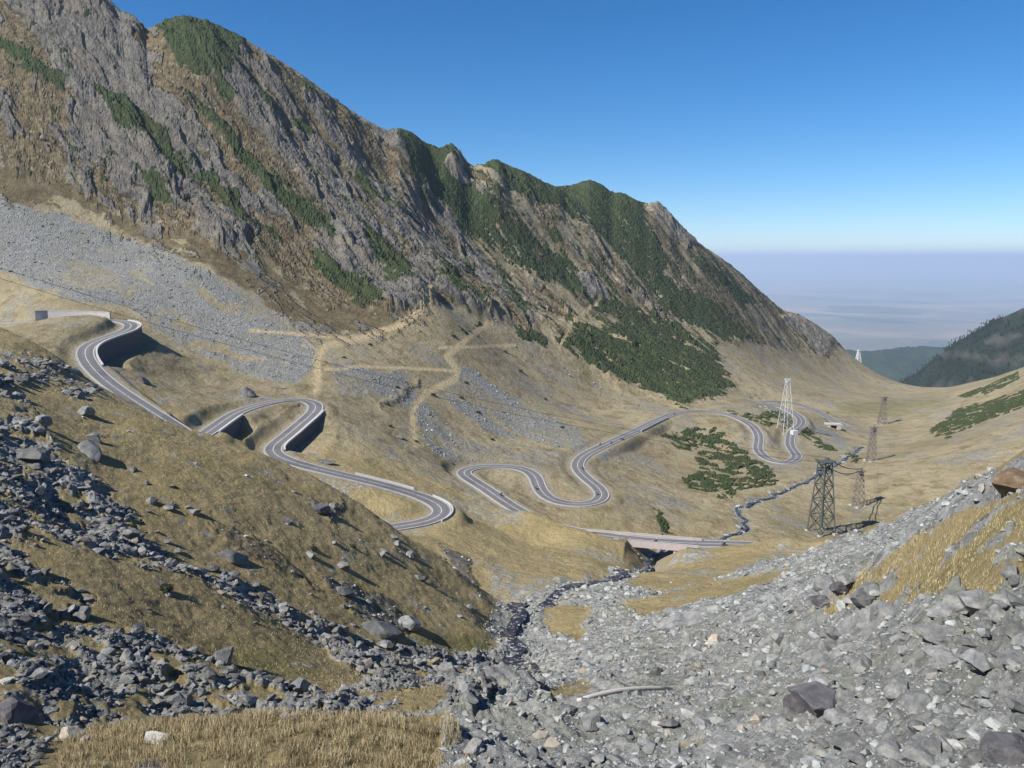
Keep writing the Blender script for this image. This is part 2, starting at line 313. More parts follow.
# ------------------------------------------------------------------ relief
mreg = sstep(300, 420, YY) * np.maximum(M_mount, 0)
relief = mreg * (7.5 * (fbm(ca / 60, (cb + .2 * Z) / 115, 6, 300, .56, True) - 0.15) + 3.2 * fbm(XX / 26, YY / 26, 5, 330, .6)) * (0.45 + 0.55 * np.clip(rock + .3, 0, 1))
relief += mreg * (.35 + .65 * rock) * (7.0 * (cA - .5) * sstep(0, .16, eA) + 3.6 * (cB - .5) * sstep(0, .2, eB) + 1.5 * (cC - .5) * sstep(0, .25, eC)) * (1 - .35 * sstep(800, 1000, YY))
relief += M_rock * (YY > 300) * 2.0 * (fbm((ca + .35 * cb) / 13, (cb - .3 * Z) / 40, 4, 345, .6, True) - .2)
relief *= 1 - 0.4 * sstep(900, 1100, YY)
relief += (1 - mreg) * sstep(60, 300, YY) * .65 * fbm(XX / 24, YY / 24, 5, 360, .5)
relief += (1 - mreg) * (YY < 420) * 0.0065 * np.minimum(YY, 160) * fbm(XX / 9, YY / 9, 5, 380, .5)
near = sstep(260, 120, YY)
relief += near * (bed * (1.0 * fbm(XX / 2.4, YY / 2.4, 4, 400, .62) + 2.4 * fbm(XX / 7, YY / 7, 3, 405, .5) * sstep(25, 60, YY)) + gravel * .45 * fbm(XX / 2.0, YY / 2.0, 4, 420, .6) + (1 - gravel - bed) * 0.25 * fbm(XX / 1.5, YY / 1.5, 3, 440, .6))
relief += near * gravel * 1.3 * np.clip(fbm((XX + YY) / 7, (XX - YY) / 13, 5, 450, .55, True), 0, 1)
relief += near * gravel * poly_mask([(920,595),(1060,585),(1060,740),(960,720)], 8, (0, 60)) * 1.6 * fbm(XX / 2.2, YY / 2.2, 4, 455, .6)
relief += hill_rock * near * 1.2 * np.abs(fbm(XX / 4, YY / 4, 3, 460))
relief += crag * 5 * (0.5 + fbm(XX / 14, YY / 14, 3, 480, .6))
relief += mreg * rock * .22 * rng.normal(0, 1, Z.shape).astype(np.float32) + mreg * (1 - rock) * .22 * rng.normal(0, 1, Z.shape)
Z = Z + relief
SKY = np.array([(-200,-75),(0,-62),(70,-30),(112,0),(118,10),(128,12),(138,18),(146,29),(153,26),(165,20),(185,16),(205,20),(240,36),(270,54),(300,73),(330,95),(360,116),(386,130),(398,128),(412,133),(425,143),(440,149),(448,144),(457,146),(466,160),(472,166),(484,164),(497,159),(508,166),(525,172),(545,183),(556,187),(570,186),(590,180),(602,185),(612,193),(622,193),(640,202),(650,204),(656,200),(664,206),(672,214),(680,224),(690,233),(702,245),(720,257),(740,272),(770,300),(785,313),(800,317),(812,322),(824,334),(835,354)], float)
far = np.where(YY > 340, Z / YY, -9.0); tmx = far.max(0)
sth = np.array([ray(u, v) for u, v in SKY])
want = np.interp(TH, sth[:, 0], sth[:, 1]); dT = want - tmx
inr = sstep(sth[0, 0] - .1, sth[0, 0], TH) * (1 - sstep(sth[-7, 0], sth[-1, 0], TH)); dT = np.where(np.abs(dT) < .12, dT, np.sign(dT) * .12) * inr
dT = np.convolve(np.pad(dT, 3, 'edge'), np.ones(7) / 7, 'valid')
Z = Z + dT[None] * YY * sstep(-.15, -.004, far - tmx[None]) * (YY > 340)

zc_ = 250.0; Z = np.where((Z > zc_) & (np.abs(TT) > .7), zc_ + (Z - zc_) * .15, Z)
Z = np.where((Z > zc_) & (YY > 1000), zc_, Z)
# ------------------------------------------------------------------ paths in 3D and carving
def catmull(pts, step):
    p = np.array(pts, float); p = np.vstack([2 * p[0] - p[1], p, 2 * p[-1] - p[-2]]); out = []
    for i in range(1, len(p) - 2):
        n = max(2, int(np.linalg.norm(p[i+1] - p[i]) / step))
        for k in range(n):
            t = k / n; a, b, c, d = p[i-1], p[i], p[i+1], p[i+2]
            out.append(0.5 * (2*b + (c-a)*t + (2*a-5*b+4*c-d)*t*t + (3*b-a-3*c+d)*t**3))
    out.append(p[-2]); out = np.array(out)
    for _ in range(12): out[1:-1] = out[1:-1] * .5 + (out[:-2] + out[2:]) * .25
    return out
def path3(ctrl, step=2.0): return catmull([P(*c) for c in ctrl], step)
RA, RB, RC, RE = path3(road_A), path3(road_B), path3(road_C), path3(road_E, 3.0)

def near_path(path, reach):
    D = np.full(Z.shape, 1e9); PZ = np.zeros(Z.shape); SIDE = np.zeros(Z.shape); AT = np.zeros(Z.shape)
    for i in range(len(path) - 1):
        a, b = path[i], path[i+1]
        y0, y1 = min(a[1], b[1]) - reach, max(a[1], b[1]) + reach
        ym = max(y0, 8)
        x0, x1 = min(a[0], b[0]) - reach, max(a[0], b[0]) + reach
        r0, r1 = np.searchsorted(S, [math.log(ym), math.log(y1)])
        t0 = min(x0 / ym, x0 / y1); t1 = max(x1 / ym, x1 / y1)
        c0, c1 = np.searchsorted(TH, [t0, t1])
        if r1 <= r0 or c1 <= c0: continue
        sl = np.s_[r0:r1, c0:c1]; x, y = XX[sl], YY[sl]; e = b - a; L = e[0]**2 + e[1]**2 + 1e-9
        t = np.clip(((x - a[0]) * e[0] + (y - a[1]) * e[1]) / L, 0, 1)
        dx, dy = x - a[0] - t * e[0], y - a[1] - t * e[1]; d = np.hypot(dx, dy)
        m = d < D[sl]
        D[sl] = np.where(m, d, D[sl]); PZ[sl] = np.where(m, a[2] + t * e[2], PZ[sl])
        SIDE[sl] = np.where(m, np.sign(e[0] * dy - e[1] * dx), SIDE[sl]); AT[sl] = np.where(m, i + t, AT[sl])
    return D, PZ, SIDE, AT
def idx_at(path, p):
    p = P(*p); return int(np.argmin((path[:, 0] - p.x)**2 + (path[:, 1] - p.y)**2))
HW = 3.3                                          # half width of the road
walls = [(RA, idx_at(RA, (120,321,389)), idx_at(RA, (92,367,314)), 1, 8.5, 'A'),
         (RB, idx_at(RB, (315,411,342)), idx_at(RB, (273,452,294)), 1, 4.5, 'B'),
         (RB, idx_at(RB, (208,432,288)), idx_at(RB, (232,416,316)), -1, 6.5, 'C')]
br0, br1 = idx_at(RC, (676,543,273)), idx_at(RC, (628,538.6,276.5))
kill = np.zeros(Z.shape)                           # where the road lies: bare shoulder
for path3d in (RA, RB, RC, RE):
    D, PZ, SIDE, AT = near_path(path3d, 34)
    core = 1 - sstep(HW + 1.4, HW + 7.5, D)
    if path3d is RC:
        span = sstep(br0 - 1.5, br0 - .5, AT) * (1 - sstep(br1 + .5, br1 + 1.5, AT)); core = core * (1 - span)
    side_drop = np.zeros(Z.shape)
    for (pp, i0, i1, sg, H, nm) in walls:
        if pp is path3d:
            lo, hi = min(i0, i1), max(i0, i1)
            on = sstep(lo - 2, lo + 3, AT) * (1 - sstep(hi - 3, hi + 2, AT)) * (SIDE == sg) * (D < 33)
            tgt = PZ - H * np.clip(np.sin(np.clip((AT - lo) / max(hi - lo, 1), 0, 1) * math.pi) * 1.6, 0, 1)
            k = on * sstep(HW + .2, HW + .7, D) * (1 - sstep(14, 32, D))
            Z = np.where(k > 0, Z * (1 - k) + np.minimum(Z, tgt) * k, Z)
            core = np.where(on > .5, 1 - sstep(HW + .1, HW + .6, D), core)
    Z = Z * (1 - core) + (PZ - 0.28) * core
    kill = np.maximum(kill, (1 - sstep(HW + 0.6, HW + 2.8, D + .8 * rough)))
# gorge below the bridge
bm_ = (RC[br0] + RC[br1]) / 2
bdir = RC[br1] - RC[br0]; bspan = math.hypot(bdir[0], bdir[1]); bdir = bdir / np.linalg.norm(bdir); bn = np.array([-bdir[1], bdir[0], 0])
al = (XX - bm_[0]) * bdir[0] + (YY - bm_[1]) * bdir[1]; ac = (XX - bm_[0]) * bn[0] + (YY - bm_[1]) * bn[1]
gk = np.clip(1 - np.abs(al + 2) / (bspan * .60), 0, 1) ** .8 * (1 - sstep(16, 30, np.abs(ac)))
Z = Z * (1 - gk) + np.minimum(Z, bm_[2] - 7.0 + 0.04 * ac * (-1 if bn[1] > 0 else 1)) * gk
# streams
stream_paths = []
wet = np.zeros(Z.shape)
for ctrl, wd in ((stream_near, 2.1), (stream_mid, 1.15), (stream_left, 1.3)):
    stream_paths.append([ctrl, wd, None])
    pp = path3(ctrl, 2.0)
    wob = np.stack([gn(np.arange(len(pp)) / 4.0, np.zeros(len(pp)) + wd, 5), gn(np.arange(len(pp)) / 4.0, np.zeros(len(pp)) + wd, 9)], 1) * (wd * .5 + (2.6 if wd < 1.2 else 1.6))
    pp[:, :2] += wob; stream_paths[-1][2] = pp
    D, PZ, SIDE, AT = near_path(pp, 16)
    k = 1 - sstep(wd * 1.1, wd * 4.0, D)
    Z = Z - k * (1.0 if wd > 1 else .6) * (D < 15); wet = np.maximum(wet, 1 - sstep(wd * 1.1, wd * 2.2 + 1.5, D + 3 * rough))

ith = lambda th: np.interp(th, TH, np.arange(nc)); isv = lambda s: np.interp(s, S, np.arange(nr))
def zat(x, y):
    x = np.atleast_1d(np.asarray(x, float)); y = np.atleast_1d(np.asarray(y, float))
    c = np.clip(ith(x / y), 0, nc - 1.001); r = np.clip(isv(np.log(y)), 0, nr - 1.001)
    c0 = c.astype(int); r0 = r.astype(int); fc = c - c0; fr = r - r0
    return (Z[r0, c0] * (1-fc) + Z[r0, c0+1] * fc) * (1-fr) + (Z[r0+1, c0] * (1-fc) + Z[r0+1, c0+1] * fc) * fr
def zf(x, y): return float(zat(x, y)[0])
def samp(M, x, y):
    c = np.clip(np.rint(ith(x / y)).astype(int), 0, nc - 1); r = np.clip(np.rint(isv(np.log(y))).astype(int), 0, nr - 1)
    return M[r, c]
Tn = Z / YY
def hit(u, v, dmin=10):
    """the ground point first met by the line of sight"""
    th, t = ray(u, v); c = int(np.clip(round(float(ith(th))), 0, nc - 1)); col = Tn[:, c]
    ok = np.nonzero((col >= t) & (YY[:, c] >= dmin))[0]
    y = YY[ok[0], c] if len(ok) else 1000.0
    return Vector((th * y, y, zf(th * y, y)))

# ------------------------------------------------------------------ mesh helpers
def np_mesh(name, verts, faces, mat, smooth=True, parent=None, attrs=None):
    me = bpy.data.meshes.new(name); verts = np.asarray(verts, np.float32); faces = np.asarray(faces, np.int32)
    me.vertices.add(len(verts)); me.vertices.foreach_set('co', verts.ravel())
    k = faces.shape[1]; me.loops.add(faces.size); me.loops.foreach_set('vertex_index', faces.ravel())
    me.polygons.add(len(faces)); me.polygons.foreach_set('loop_start', np.arange(0, faces.size, k, dtype=np.int32))
    me.polygons.foreach_set('loop_total', np.full(len(faces), k, np.int32))
    me.polygons.foreach_set('use_smooth', np.full(len(faces), smooth, bool))
    for an, (typ, arr) in (attrs or {}).items():
        at = me.attributes.new(an, typ, 'POINT')
        at.data.foreach_set('color' if typ == 'FLOAT_COLOR' else 'value', np.asarray(arr, np.float32).ravel())
    me.update(calc_edges=True)
    if mat: me.materials.append(mat)
    o = bpy.data.objects.new(name, me); C.objects.link(o)
    if parent: o.parent = parent
    return o
def tag(o, label=None, cat=None, group=None, kind=None):
    if label: o['label'] = label
    if cat: o['category'] = cat
    if group: o['group'] = group
    if kind: o['kind'] = kind
    return o
def empty(name, loc, rz=0, label=None, cat=None, group=None):
    o = bpy.data.objects.new(name, None); C.objects.link(o); o.location = loc; o.rotation_euler = (0, 0, rz); o.empty_display_size = .5
    return tag(o, label, cat, group)
class MB:
    def __init__(s): s.v = []; s.f = []
    def box(s, c, size, rot=None):
        m = rot or Matrix.Identity(3); b = len(s.v); c = Vector(c)
        for dz in (-.5, .5):
            for dx, dy in ((-.5,-.5),(.5,-.5),(.5,.5),(-.5,.5)): s.v.append(c + m @ Vector((dx*size[0], dy*size[1], dz*size[2])))
        s.f += [tuple(b+i for i in q) for q in ((0,3,2,1),(4,5,6,7),(0,1,5,4),(1,2,6,5),(2,3,7,6),(3,0,4,7))]; return s
    def bar(s, p, q, w, w2=None):
        p, q = Vector(p), Vector(q); d = q - p; L = d.length
        r = d.to_track_quat('Z', 'X').to_matrix(); b = len(s.v); w2 = w2 or w
        for e, ww in ((p, w), (q, w2)):
            for dx, dy in ((-.5,-.5),(.5,-.5),(.5,.5),(-.5,.5)): s.v.append(e + r @ Vector((dx*ww, dy*ww, 0)))
        s.f += [tuple(b+i for i in q_) for q_ in ((0,3,2,1),(4,5,6,7),(0,1,5,4),(1,2,6,5),(2,3,7,6),(3,0,4,7))]; return s
    def tube(s, pts, r, n=6):
        pts = [Vector(p) for p in pts]; b = len(s.v); rr = r if isinstance(r, (list, tuple)) else [r] * len(pts)
        for i, p in enumerate(pts):
            d = (pts[min(i+1, len(pts)-1)] - pts[max(i-1, 0)]).normalized(); m = d.to_track_quat('Z', 'X').to_matrix()
            for k in range(n): s.v.append(p + m @ Vector((math.cos(6.28318*k/n)*rr[i], math.sin(6.28318*k/n)*rr[i], 0)))
        for i in range(len(pts) - 1):
            for k in range(n): s.f.append((b+i*n+k, b+i*n+(k+1)%n, b+(i+1)*n+(k+1)%n, b+(i+1)*n+k))
        s.f.append(tuple(b + k for k in reversed(range(n)))); s.f.append(tuple(b + (len(pts)-1)*n + k for k in range(n))); return s
    def build(s, name, mat, parent=None, smooth=False):
        me = bpy.data.meshes.new(name); me.from_pydata([tuple(v) for v in s.v], [], s.f); me.update()
        if smooth:
            for p in me.polygons: p.use_smooth = True
        me.materials.append(mat); o = bpy.data.objects.new(name, me); C.objects.link(o)
        if parent: o.parent = parent
        return o

# ------------------------------------------------------------------ materials
class NT:
    def __init__(s, name, rough=.9, spec=.25):
        s.m = bpy.data.materials.new(name); s.m.use_nodes = True; s.n = s.m.node_tree.nodes; s.l = s.m.node_tree.links
        s.b = s.n['Principled BSDF']; s.b.inputs['Roughness'].default_value = rough; s.b.inputs['Specular IOR Level'].default_value = spec
        s.tc = None
    def pos(s):
        if s.tc is None: s.tc = s.n.new('ShaderNodeTexCoord').outputs['Object']
        return s.tc
    def _set(s, sock, v):
        if isinstance(v, bpy.types.NodeSocket): s.l.new(v, sock)
        else: sock.default_value = v
    def mapping(s, scale=(1,1,1), rot=(0,0,0)):
        m = s.n.new('ShaderNodeMapping'); m.vector_type = 'TEXTURE'; m.inputs['Scale'].default_value = scale; m.inputs['Rotation'].default_value = rot; s.l.new(s.pos(), m.inputs[0]); return m.outputs[0]
    def noise(s, scale, detail=6, rough=.6, vec=None, dist=0, out=0):
        n = s.n.new('ShaderNodeTexNoise'); n.inputs['Scale'].default_value = scale; n.inputs['Detail'].default_value = detail
        n.inputs['Roughness'].default_value = rough; n.inputs['Distortion'].default_value = dist; s.l.new(vec or s.pos(), n.inputs['Vector']); return n.outputs[out]
    def voro(s, scale, feature='F1', out='Color', vec=None):
        n = s.n.new('ShaderNodeTexVoronoi'); n.feature = feature; n.inputs['Scale'].default_value = scale; s.l.new(vec or s.pos(), n.inputs['Vector']); return n.outputs[out]
    def attr(s, name, out='Fac'):
        n = s.n.new('ShaderNodeAttribute'); n.attribute_name = name; return n.outputs[out]
    def sep(s, col):
        n = s.n.new('ShaderNodeSeparateColor'); s.l.new(col, n.inputs[0]); return n.outputs[0], n.outputs[1], n.outputs[2]
    def math(s, op, a, b=0.0, c=None, clamp=False):
        n = s.n.new('ShaderNodeMath'); n.operation = op; n.use_clamp = clamp; s._set(n.inputs[0], a); s._set(n.inputs[1], b)
        if c is not None: s._set(n.inputs[2], c)
        return n.outputs[0]
    def ramp(s, fac, lo, hi, a=0.0, b=1.0):
        n = s.n.new('ShaderNodeMapRange'); n.interpolation_type = 'SMOOTHSTEP'; s._set(n.inputs[0], fac)
        for i, v in enumerate((lo, hi, a, b)): s._set(n.inputs[i + 1], v)
        return n.outputs[0]
    def mix(s, fac, a, b, mode='MIX'):
        n = s.n.new('ShaderNodeMix'); n.data_type = 'RGBA'; n.blend_type = mode
        s._set(n.inputs[0], fac)
        for sock, v in ((n.inputs[6], a), (n.inputs[7], b)): s._set(sock, v if isinstance(v, bpy.types.NodeSocket) else (*v, 1))
        return n.outputs[2]
    def grad(s, fac, stops):
        n = s.n.new('ShaderNodeValToRGB'); e = n.color_ramp.elements
        while len(e) < len(stops): e.new(.5)
        for x, (p, c) in zip(e, stops): x.position = p; x.color = (*c, 1)
        s.l.new(fac, n.inputs[0]); return n.outputs[0]
    def scale(s, col, k):
        return s.mix(1.0, col, s.vec3(k), 'MULTIPLY')
    def vec3(s, v):
        n = s.n.new('ShaderNodeCombineColor'); [s._set(n.inputs[i], v) for i in range(3)]; return n.outputs[0]
    def bump(s, h, strength=.5, dist=1.0, prev=None):
        n = s.n.new('ShaderNodeBump'); n.inputs['Strength'].default_value = strength; n.inputs['Distance'].default_value = dist; s.l.new(h, n.inputs['Height'])
        if prev: s.l.new(prev, n.inputs['Normal'])
        return n.outputs[0]
    def done(s, col, nrm=None):
        s._set(s.b.inputs['Base Color'], col if isinstance(col, bpy.types.NodeSocket) else (*col, 1))
        if nrm: s.l.new(nrm, s.b.inputs['Normal'])
        return s.m

def mat_terrain():
    t = NT('alpine_ground', .95, .15)
    a1r, a1g, a1b = t.sep(t.attr('surf_a', 'Color')); a2r, a2g, a2b = t.sep(t.attr('surf_b', 'Color')); a3r, a3g, a3b = t.sep(t.attr('surf_c', 'Color'))
    big = t.noise(.012, 8, .62); med = t.noise(.11, 9, .66); fine = t.noise(1.3, 8, .7)
    tuss = t.noise(.55, 6, .7)
    g = t.grad(big, [(.30, (.19,.161,.098)), (.45, (.265,.224,.138)), (.58, (.315,.267,.168)), (.72, (.225,.193,.118))])
    g = t.mix(t.ramp(med, .46, .66), g, (.18,.140,.074)); g = t.mix(t.ramp(tuss, .50, .72, 0, .7), g, (.36,.298,.182))
    g = t.mix(t.math('MULTIPLY', t.math('SUBTRACT', 1.0, t.attr('surf_c', 'Alpha')), .55), g, t.mix(med, (.25,.19,.08), (.43,.34,.16)))
    g = t.mix(t.math('MULTIPLY', a3b, t.ramp(med, .3, .6, .4, 1)), g, (.125,.125,.042))
    g = t.mix(t.ramp(fine, .55, .75, 0, .55), g, (.13,.105,.06))
    # stones
    v1 = t.voro(1.1); v2 = t.voro(3.4); v3 = t.voro(.33)
    vg = t.math('ADD', t.math('MULTIPLY', t.sep(v1)[0], .45), t.math('ADD', t.math('MULTIPLY', t.sep(v2)[0], .3), t.math('MULTIPLY', t.sep(v3)[1], .25)))
    sc = t.grad(vg, [(.12, (.155,.158,.155)), (.45, (.26,.264,.258)), (.68, (.325,.327,.315)), (.9, (.42,.417,.395))])
    sc = t.mix(t.ramp(t.noise(.06, 6, .6), .42, .62, 0, .5), sc, (.225,.23,.175))
    sc = t.mix(t.ramp(med, .56, .75, 0, .5), sc, (.27,.235,.17))
    sc = t.mix(t.math('MULTIPLY', t.attr('surf_c', 'Alpha'), .42), sc, (.135,.128,.113))
    # cliffs: streaks along the beds
    mp = t.mapping((1, 2.5, 2.0), (0, 0, R(62)))
    st = t.noise(.22, 9, .68, mp, .4); st2 = t.noise(.055, 8, .65, mp)
    st3 = t.noise(1.1, 8, .7, mp); st = t.math('ADD', t.math('MULTIPLY', st, .62), t.math('MULTIPLY', st3, .38))
    rk = t.grad(st, [(.33, (.062,.055,.046)), (.43, (.155,.142,.121)), (.53, (.228,.211,.182)), (.66, (.34,.32,.28))])
    rk = t.mix(t.ramp(st2, .45, .65, 0, .5), rk, (.255,.205,.14)); rk = t.mix(t.ramp(t.noise(.03, 5), .55, .7, 0, .45), rk, (.25,.26,.18))
    he = t.grad(t.noise(.16, 9, .7), [(.3, (.066,.053,.030)), (.5, (.125,.098,.053)), (.7, (.205,.168,.10))])
    pi = t.grad(t.noise(.5, 8, .7), [(.3, (.018,.032,.014)), (.6, (.045,.07,.028)), (.8, (.075,.095,.035))])
    n_e = t.math('SUBTRACT', med, .5)
    def edge(x, k=.9): return t.ramp(t.math('ADD', x, t.math('MULTIPLY', n_e, k)), .34, .66)
    col = t.mix(edge(a1g, 1.5), g, sc)
    col = t.mix(t.ramp(t.math('MULTIPLY', a3r, t.ramp(t.sep(v1)[1], .35, .6)), .25, .5), col, sc)
    col = t.mix(edge(a1b), col, he); col = t.mix(edge(a1r), col, rk)
    stone_in_he = t.math('MULTIPLY', a3g, t.ramp(t.noise(.35, 7, .7, mp), .54, .62)); col = t.mix(stone_in_he, col, rk)
    col = t.mix(edge(a2r, 1.2), col, pi)
    col = t.mix(t.math('MULTIPLY', a2g, t.ramp(med, .2, .5, .55, 1)), col, t.mix(fine, (.36,.285,.16), (.48,.385,.23)))
    col = t.mix(t.math('MULTIPLY', a2b, t.ramp(med, .3, .6, .35, .95)), col, t.mix(fine, (.20,.185,.15), (.30,.28,.24)))
    h = t.math('ADD', t.math('MULTIPLY', t.noise(.3, 12, .72), 1.0), t.math('MULTIPLY', t.voro(1.1, 'F1', 'Distance'), t.math('MULTIPLY', a1g, .35)))
    nb = t.bump(h, .9, 2.2)
    rb = t.bump(t.math('MULTIPLY', st, t.math('ADD', t.math('MULTIPLY', a1r, 1.0), .05)), 1.0, 6.0, nb)
    return t.done(col, rb)
def mat_stone(name, cols, objrand=False, scale=2.2):
    t = NT(name, .9, .25)
    n = t.noise(scale, 9, .68); c = t.grad(n, [(.3, cols[0]), (.5, cols[1]), (.72, cols[2])])
    if objrand:
        oi = t.n.new('ShaderNodeObjectInfo').outputs['Random']; c = t.scale(c, t.ramp(oi, 0, 1, .68, 1.22))
        c = t.mix(t.ramp(t.noise(.9, 4), .55, .68, 0, .5), c, (.23, .23, .17))
    else:
        a = t.attr('tint'); c = t.scale(c, t.math('ADD', t.math('MULTIPLY', a, .8), .58))
        c = t.mix(t.ramp(t.math('FRACT', t.math('MULTIPLY', a, 7.3)), .8, .9, 0, .6), c, (.27, .22, .16))
    return t.done(c, t.bump(t.noise(scale * 3, 8, .7), .6, .12))
def mat_flat(name, col, rough=.8, var=.25, scale=1.5, metal=0, spec=.3):
    t = NT(name, rough, spec); n = t.noise(scale, 7, .65)
    t.b.inputs['Metallic'].default_value = metal
    return t.done(t.mix(n, tuple(c * (1 - var) for c in col), tuple(min(1, c * (1 + var)) for c in col)), t.bump(n, .3, .05))
def mat_road():
    t = NT('asphalt', .85, .3)
    lat = t.math('ABSOLUTE', t.attr('lat')); ln = t.attr('run')
    n = t.noise(.35, 7, .65); c = t.mix(n, (.095,.092,.097), (.175,.170,.176))
    tr = t.math('MULTIPLY', t.ramp(t.math('ABSOLUTE', t.math('SUBTRACT', lat, 1.9)), .9, .3), .35); c = t.mix(tr, c, (.09,.087,.092))
    patch = t.voro(.12, 'F1', 'Color'); c = t.mix(t.ramp(t.sep(patch)[0], .78, .8, 0, .45), c, (.08,.076,.084))
    edge = t.ramp(t.math('ABSOLUTE', t.math('SUBTRACT', lat, 3.04)), .13, .08)
    mid = t.math('MULTIPLY', t.ramp(lat, .15, .09), t.ramp(t.math('FRACT', t.math('MULTIPLY', ln, .11)), .9, .92, 1, .35))
    wear = t.ramp(t.noise(.8, 6, .7), .3, .5, .55, 1)
    c = t.mix(t.math('MULTIPLY', t.math('MAXIMUM', edge, mid), wear), c, (.52,.51,.49))
    return t.done(c, t.bump(t.noise(9, 4), .2, .02))
def mat_water():
    t = NT('stream_water', .12, .5); n = t.noise(.9, 7, .7); f = t.ramp(t.noise(.9, 9, .8), .54, .61)
    t.b.inputs['Roughness'].default_value = .42; t.b.inputs['Specular IOR Level'].default_value = .2
    return t.done(t.mix(f, t.mix(n, (.012,.012,.016), (.035,.033,.04)), (.55,.56,.58)), t.bump(t.noise(2.5, 6), .5, .15))
def mat_pine():
    t = NT('dwarf_pine_needles', .9, .1); n = t.noise(.45, 9, .72); b = t.noise(.03, 6, .6)
    c = t.grad(n, [(.3, (.022,.033,.015)), (.52, (.050,.068,.028)), (.75, (.098,.108,.046))])
    c = t.mix(t.ramp(b, .45, .7, 0, .6), c, (.055,.055,.026)); c = t.mix(t.ramp(t.noise(.22, 7, .7), .58, .68, 0, .75), c, (.15,.12,.065))
    return t.done(c, t.bump(n, 1.0, 1.6))
def mat_grass():
    t = NT('dry_grass_blades', .9, .1); a = t.attr('tint')
    c = t.grad(a, [(.0, (.19,.15,.085)), (.4, (.37,.30,.175)), (.75, (.56,.475,.31)), (1, (.30,.265,.14))]); return t.done(c)
def mat_plain():
    t = NT('plain_fields', .95, .1); v = t.voro(.0011, vec=t.mapping((1, 1.9, 1), (0, 0, .5))); r = t.sep(v)[0]
    c = t.grad(r, [(.1, (.06,.085,.03)), (.35, (.30,.22,.13)), (.6, (.28,.21,.15)), (.85, (.22,.19,.10))]); big = t.noise(.00022, 6, .6)
    c = t.mix(t.ramp(big, .40, .60, 0, .6), c, (.03,.05,.022)); c = t.mix(t.ramp(t.noise(.0025, 5), .62, .66, 0, .25), c, (.42,.37,.35)); return t.done(c)
def mat_hill(name, a, b, rockcol=None):
    t = NT(name, .95, .1); n = t.noise(.012, 10, .72); c = t.mix(t.ramp(n, .35, .65), a, b)
    if rockcol: c = t.mix(t.math('MULTIPLY', t.attr('bare'), t.ramp(t.noise(.02, 9, .7), .40, .55)), c, t.mix(n, rockcol, tuple(x * 1.4 for x in rockcol)))
    return t.done(c, t.bump(n, .8, 14))

M_ter = mat_terrain(); M_road = mat_road(); M_water = mat_water(); M_pine = mat_pine(); M_grass = mat_grass()
M_bould = mat_stone('boulder_stone', [(.085,.087,.087), (.168,.169,.166), (.27,.265,.25)], True)
M_bould_w = mat_stone('boulder_stone_warm', [(.17,.14,.11), (.30,.26,.21), (.43,.40,.35)], True)
M_bould_d = mat_stone('boulder_stone_dark', [(.05,.05,.055), (.105,.10,.105), (.17,.16,.165)], True)
M_bould_b = mat_stone('boulder_stone_brown', [(.10,.06,.035), (.19,.13,.08), (.30,.27,.23)], True)
M_bould_p = mat_stone('boulder_stone_pale', [(.26,.24,.22), (.38,.36,.335), (.52,.50,.47)], True)
M_bould_g = mat_stone('boulder_stone_green', [(.12,.122,.105), (.195,.20,.17), (.28,.285,.245)], True, 1.3)
M_rub = mat_stone('rubble_stone', [(.13,.138,.135), (.24,.25,.243), (.36,.366,.35)])
M_rub_d = mat_stone('rubble_stone_dark', [(.075,.078,.08), (.15,.152,.15), (.255,.252,.24)])
M_conc = mat_flat('weathered_concrete', (.36,.345,.32), .9, .35, .5)
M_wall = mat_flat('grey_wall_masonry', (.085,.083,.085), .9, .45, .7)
M_kerb = mat_flat('pale_kerb_concrete', (.42,.41,.395), .85, .2, .6)
M_pink = mat_flat('pinkish_concrete', (.42,.365,.36), .85, .16, .8)
M_edge = mat_flat('worn_kerb_concrete', (.30,.29,.285), .9, .3, .6)
M_steel = mat_flat('dark_weathered_steel', (.085,.10,.098), .6, .45, .8, .3)
M_rust = mat_flat('rusty_lattice_steel', (.19,.165,.15), .7, .4, .8, .2)
M_white = mat_flat('white_painted_steel', (.50,.51,.51), .5, .08, .5)
M_dark = mat_flat('black_rubber_and_shade', (.02,.02,.022), .6, .2)  # also blacks out the culvert opening in place of shade
M_moto = mat_flat('dark_blue_metal_paint', (.025,.03,.05), .35, .2)
M_suit = mat_flat('black_riding_suit', (.03,.03,.035), .7, .3)
M_helm = mat_flat('white_helmet_shell', (.7,.7,.68), .3, .05)
M_wood = mat_flat('bleached_wood', (.47,.43,.395), .85, .22, 2.0)

# ------------------------------------------------------------------ build terrain
verts = np.stack([XX, YY, Z], -1).reshape(-1, 3)
ii = np.arange(nr * nc).reshape(nr, nc)
quads = np.stack([ii[:-1, :-1], ii[:-1, 1:], ii[1:, 1:], ii[1:, :-1]], -1).reshape(-1, 4)
nk = 1 - kill
rockA = np.maximum(rock, hill_rock * .9) * nk
surf_a = np.stack([rockA, np.maximum.reduce([scree, gravel, bed, wet * .9]) * nk, np.clip(heath, 0, 1) * nk, np.ones_like(Z)], -1)
surf_b = np.stack([pine * nk, path * nk, kill, np.ones_like(Z)], -1)
surf_c = np.stack([np.clip(stony + .10 + .55 * (YY > 180) * (1 - M_mount) * sstep(.0, .35, iso + .6 * nf), 0, 1) * nk, M_mount * .8, green, sstep(300, 330, YY)], -1)
ter = np_mesh('terrain', verts, quads, M_ter, True, None, {'surf_a': ('FLOAT_COLOR', surf_a.reshape(-1, 4)), 'surf_b': ('FLOAT_COLOR', surf_b.reshape(-1, 4)), 'surf_c': ('FLOAT_COLOR', surf_c.reshape(-1, 4))})
gritty = np.maximum(rockA, heath * M_mount * .8)
ter.data.polygons.foreach_set('use_smooth', (gritty[:-1, :-1] < .4).ravel())
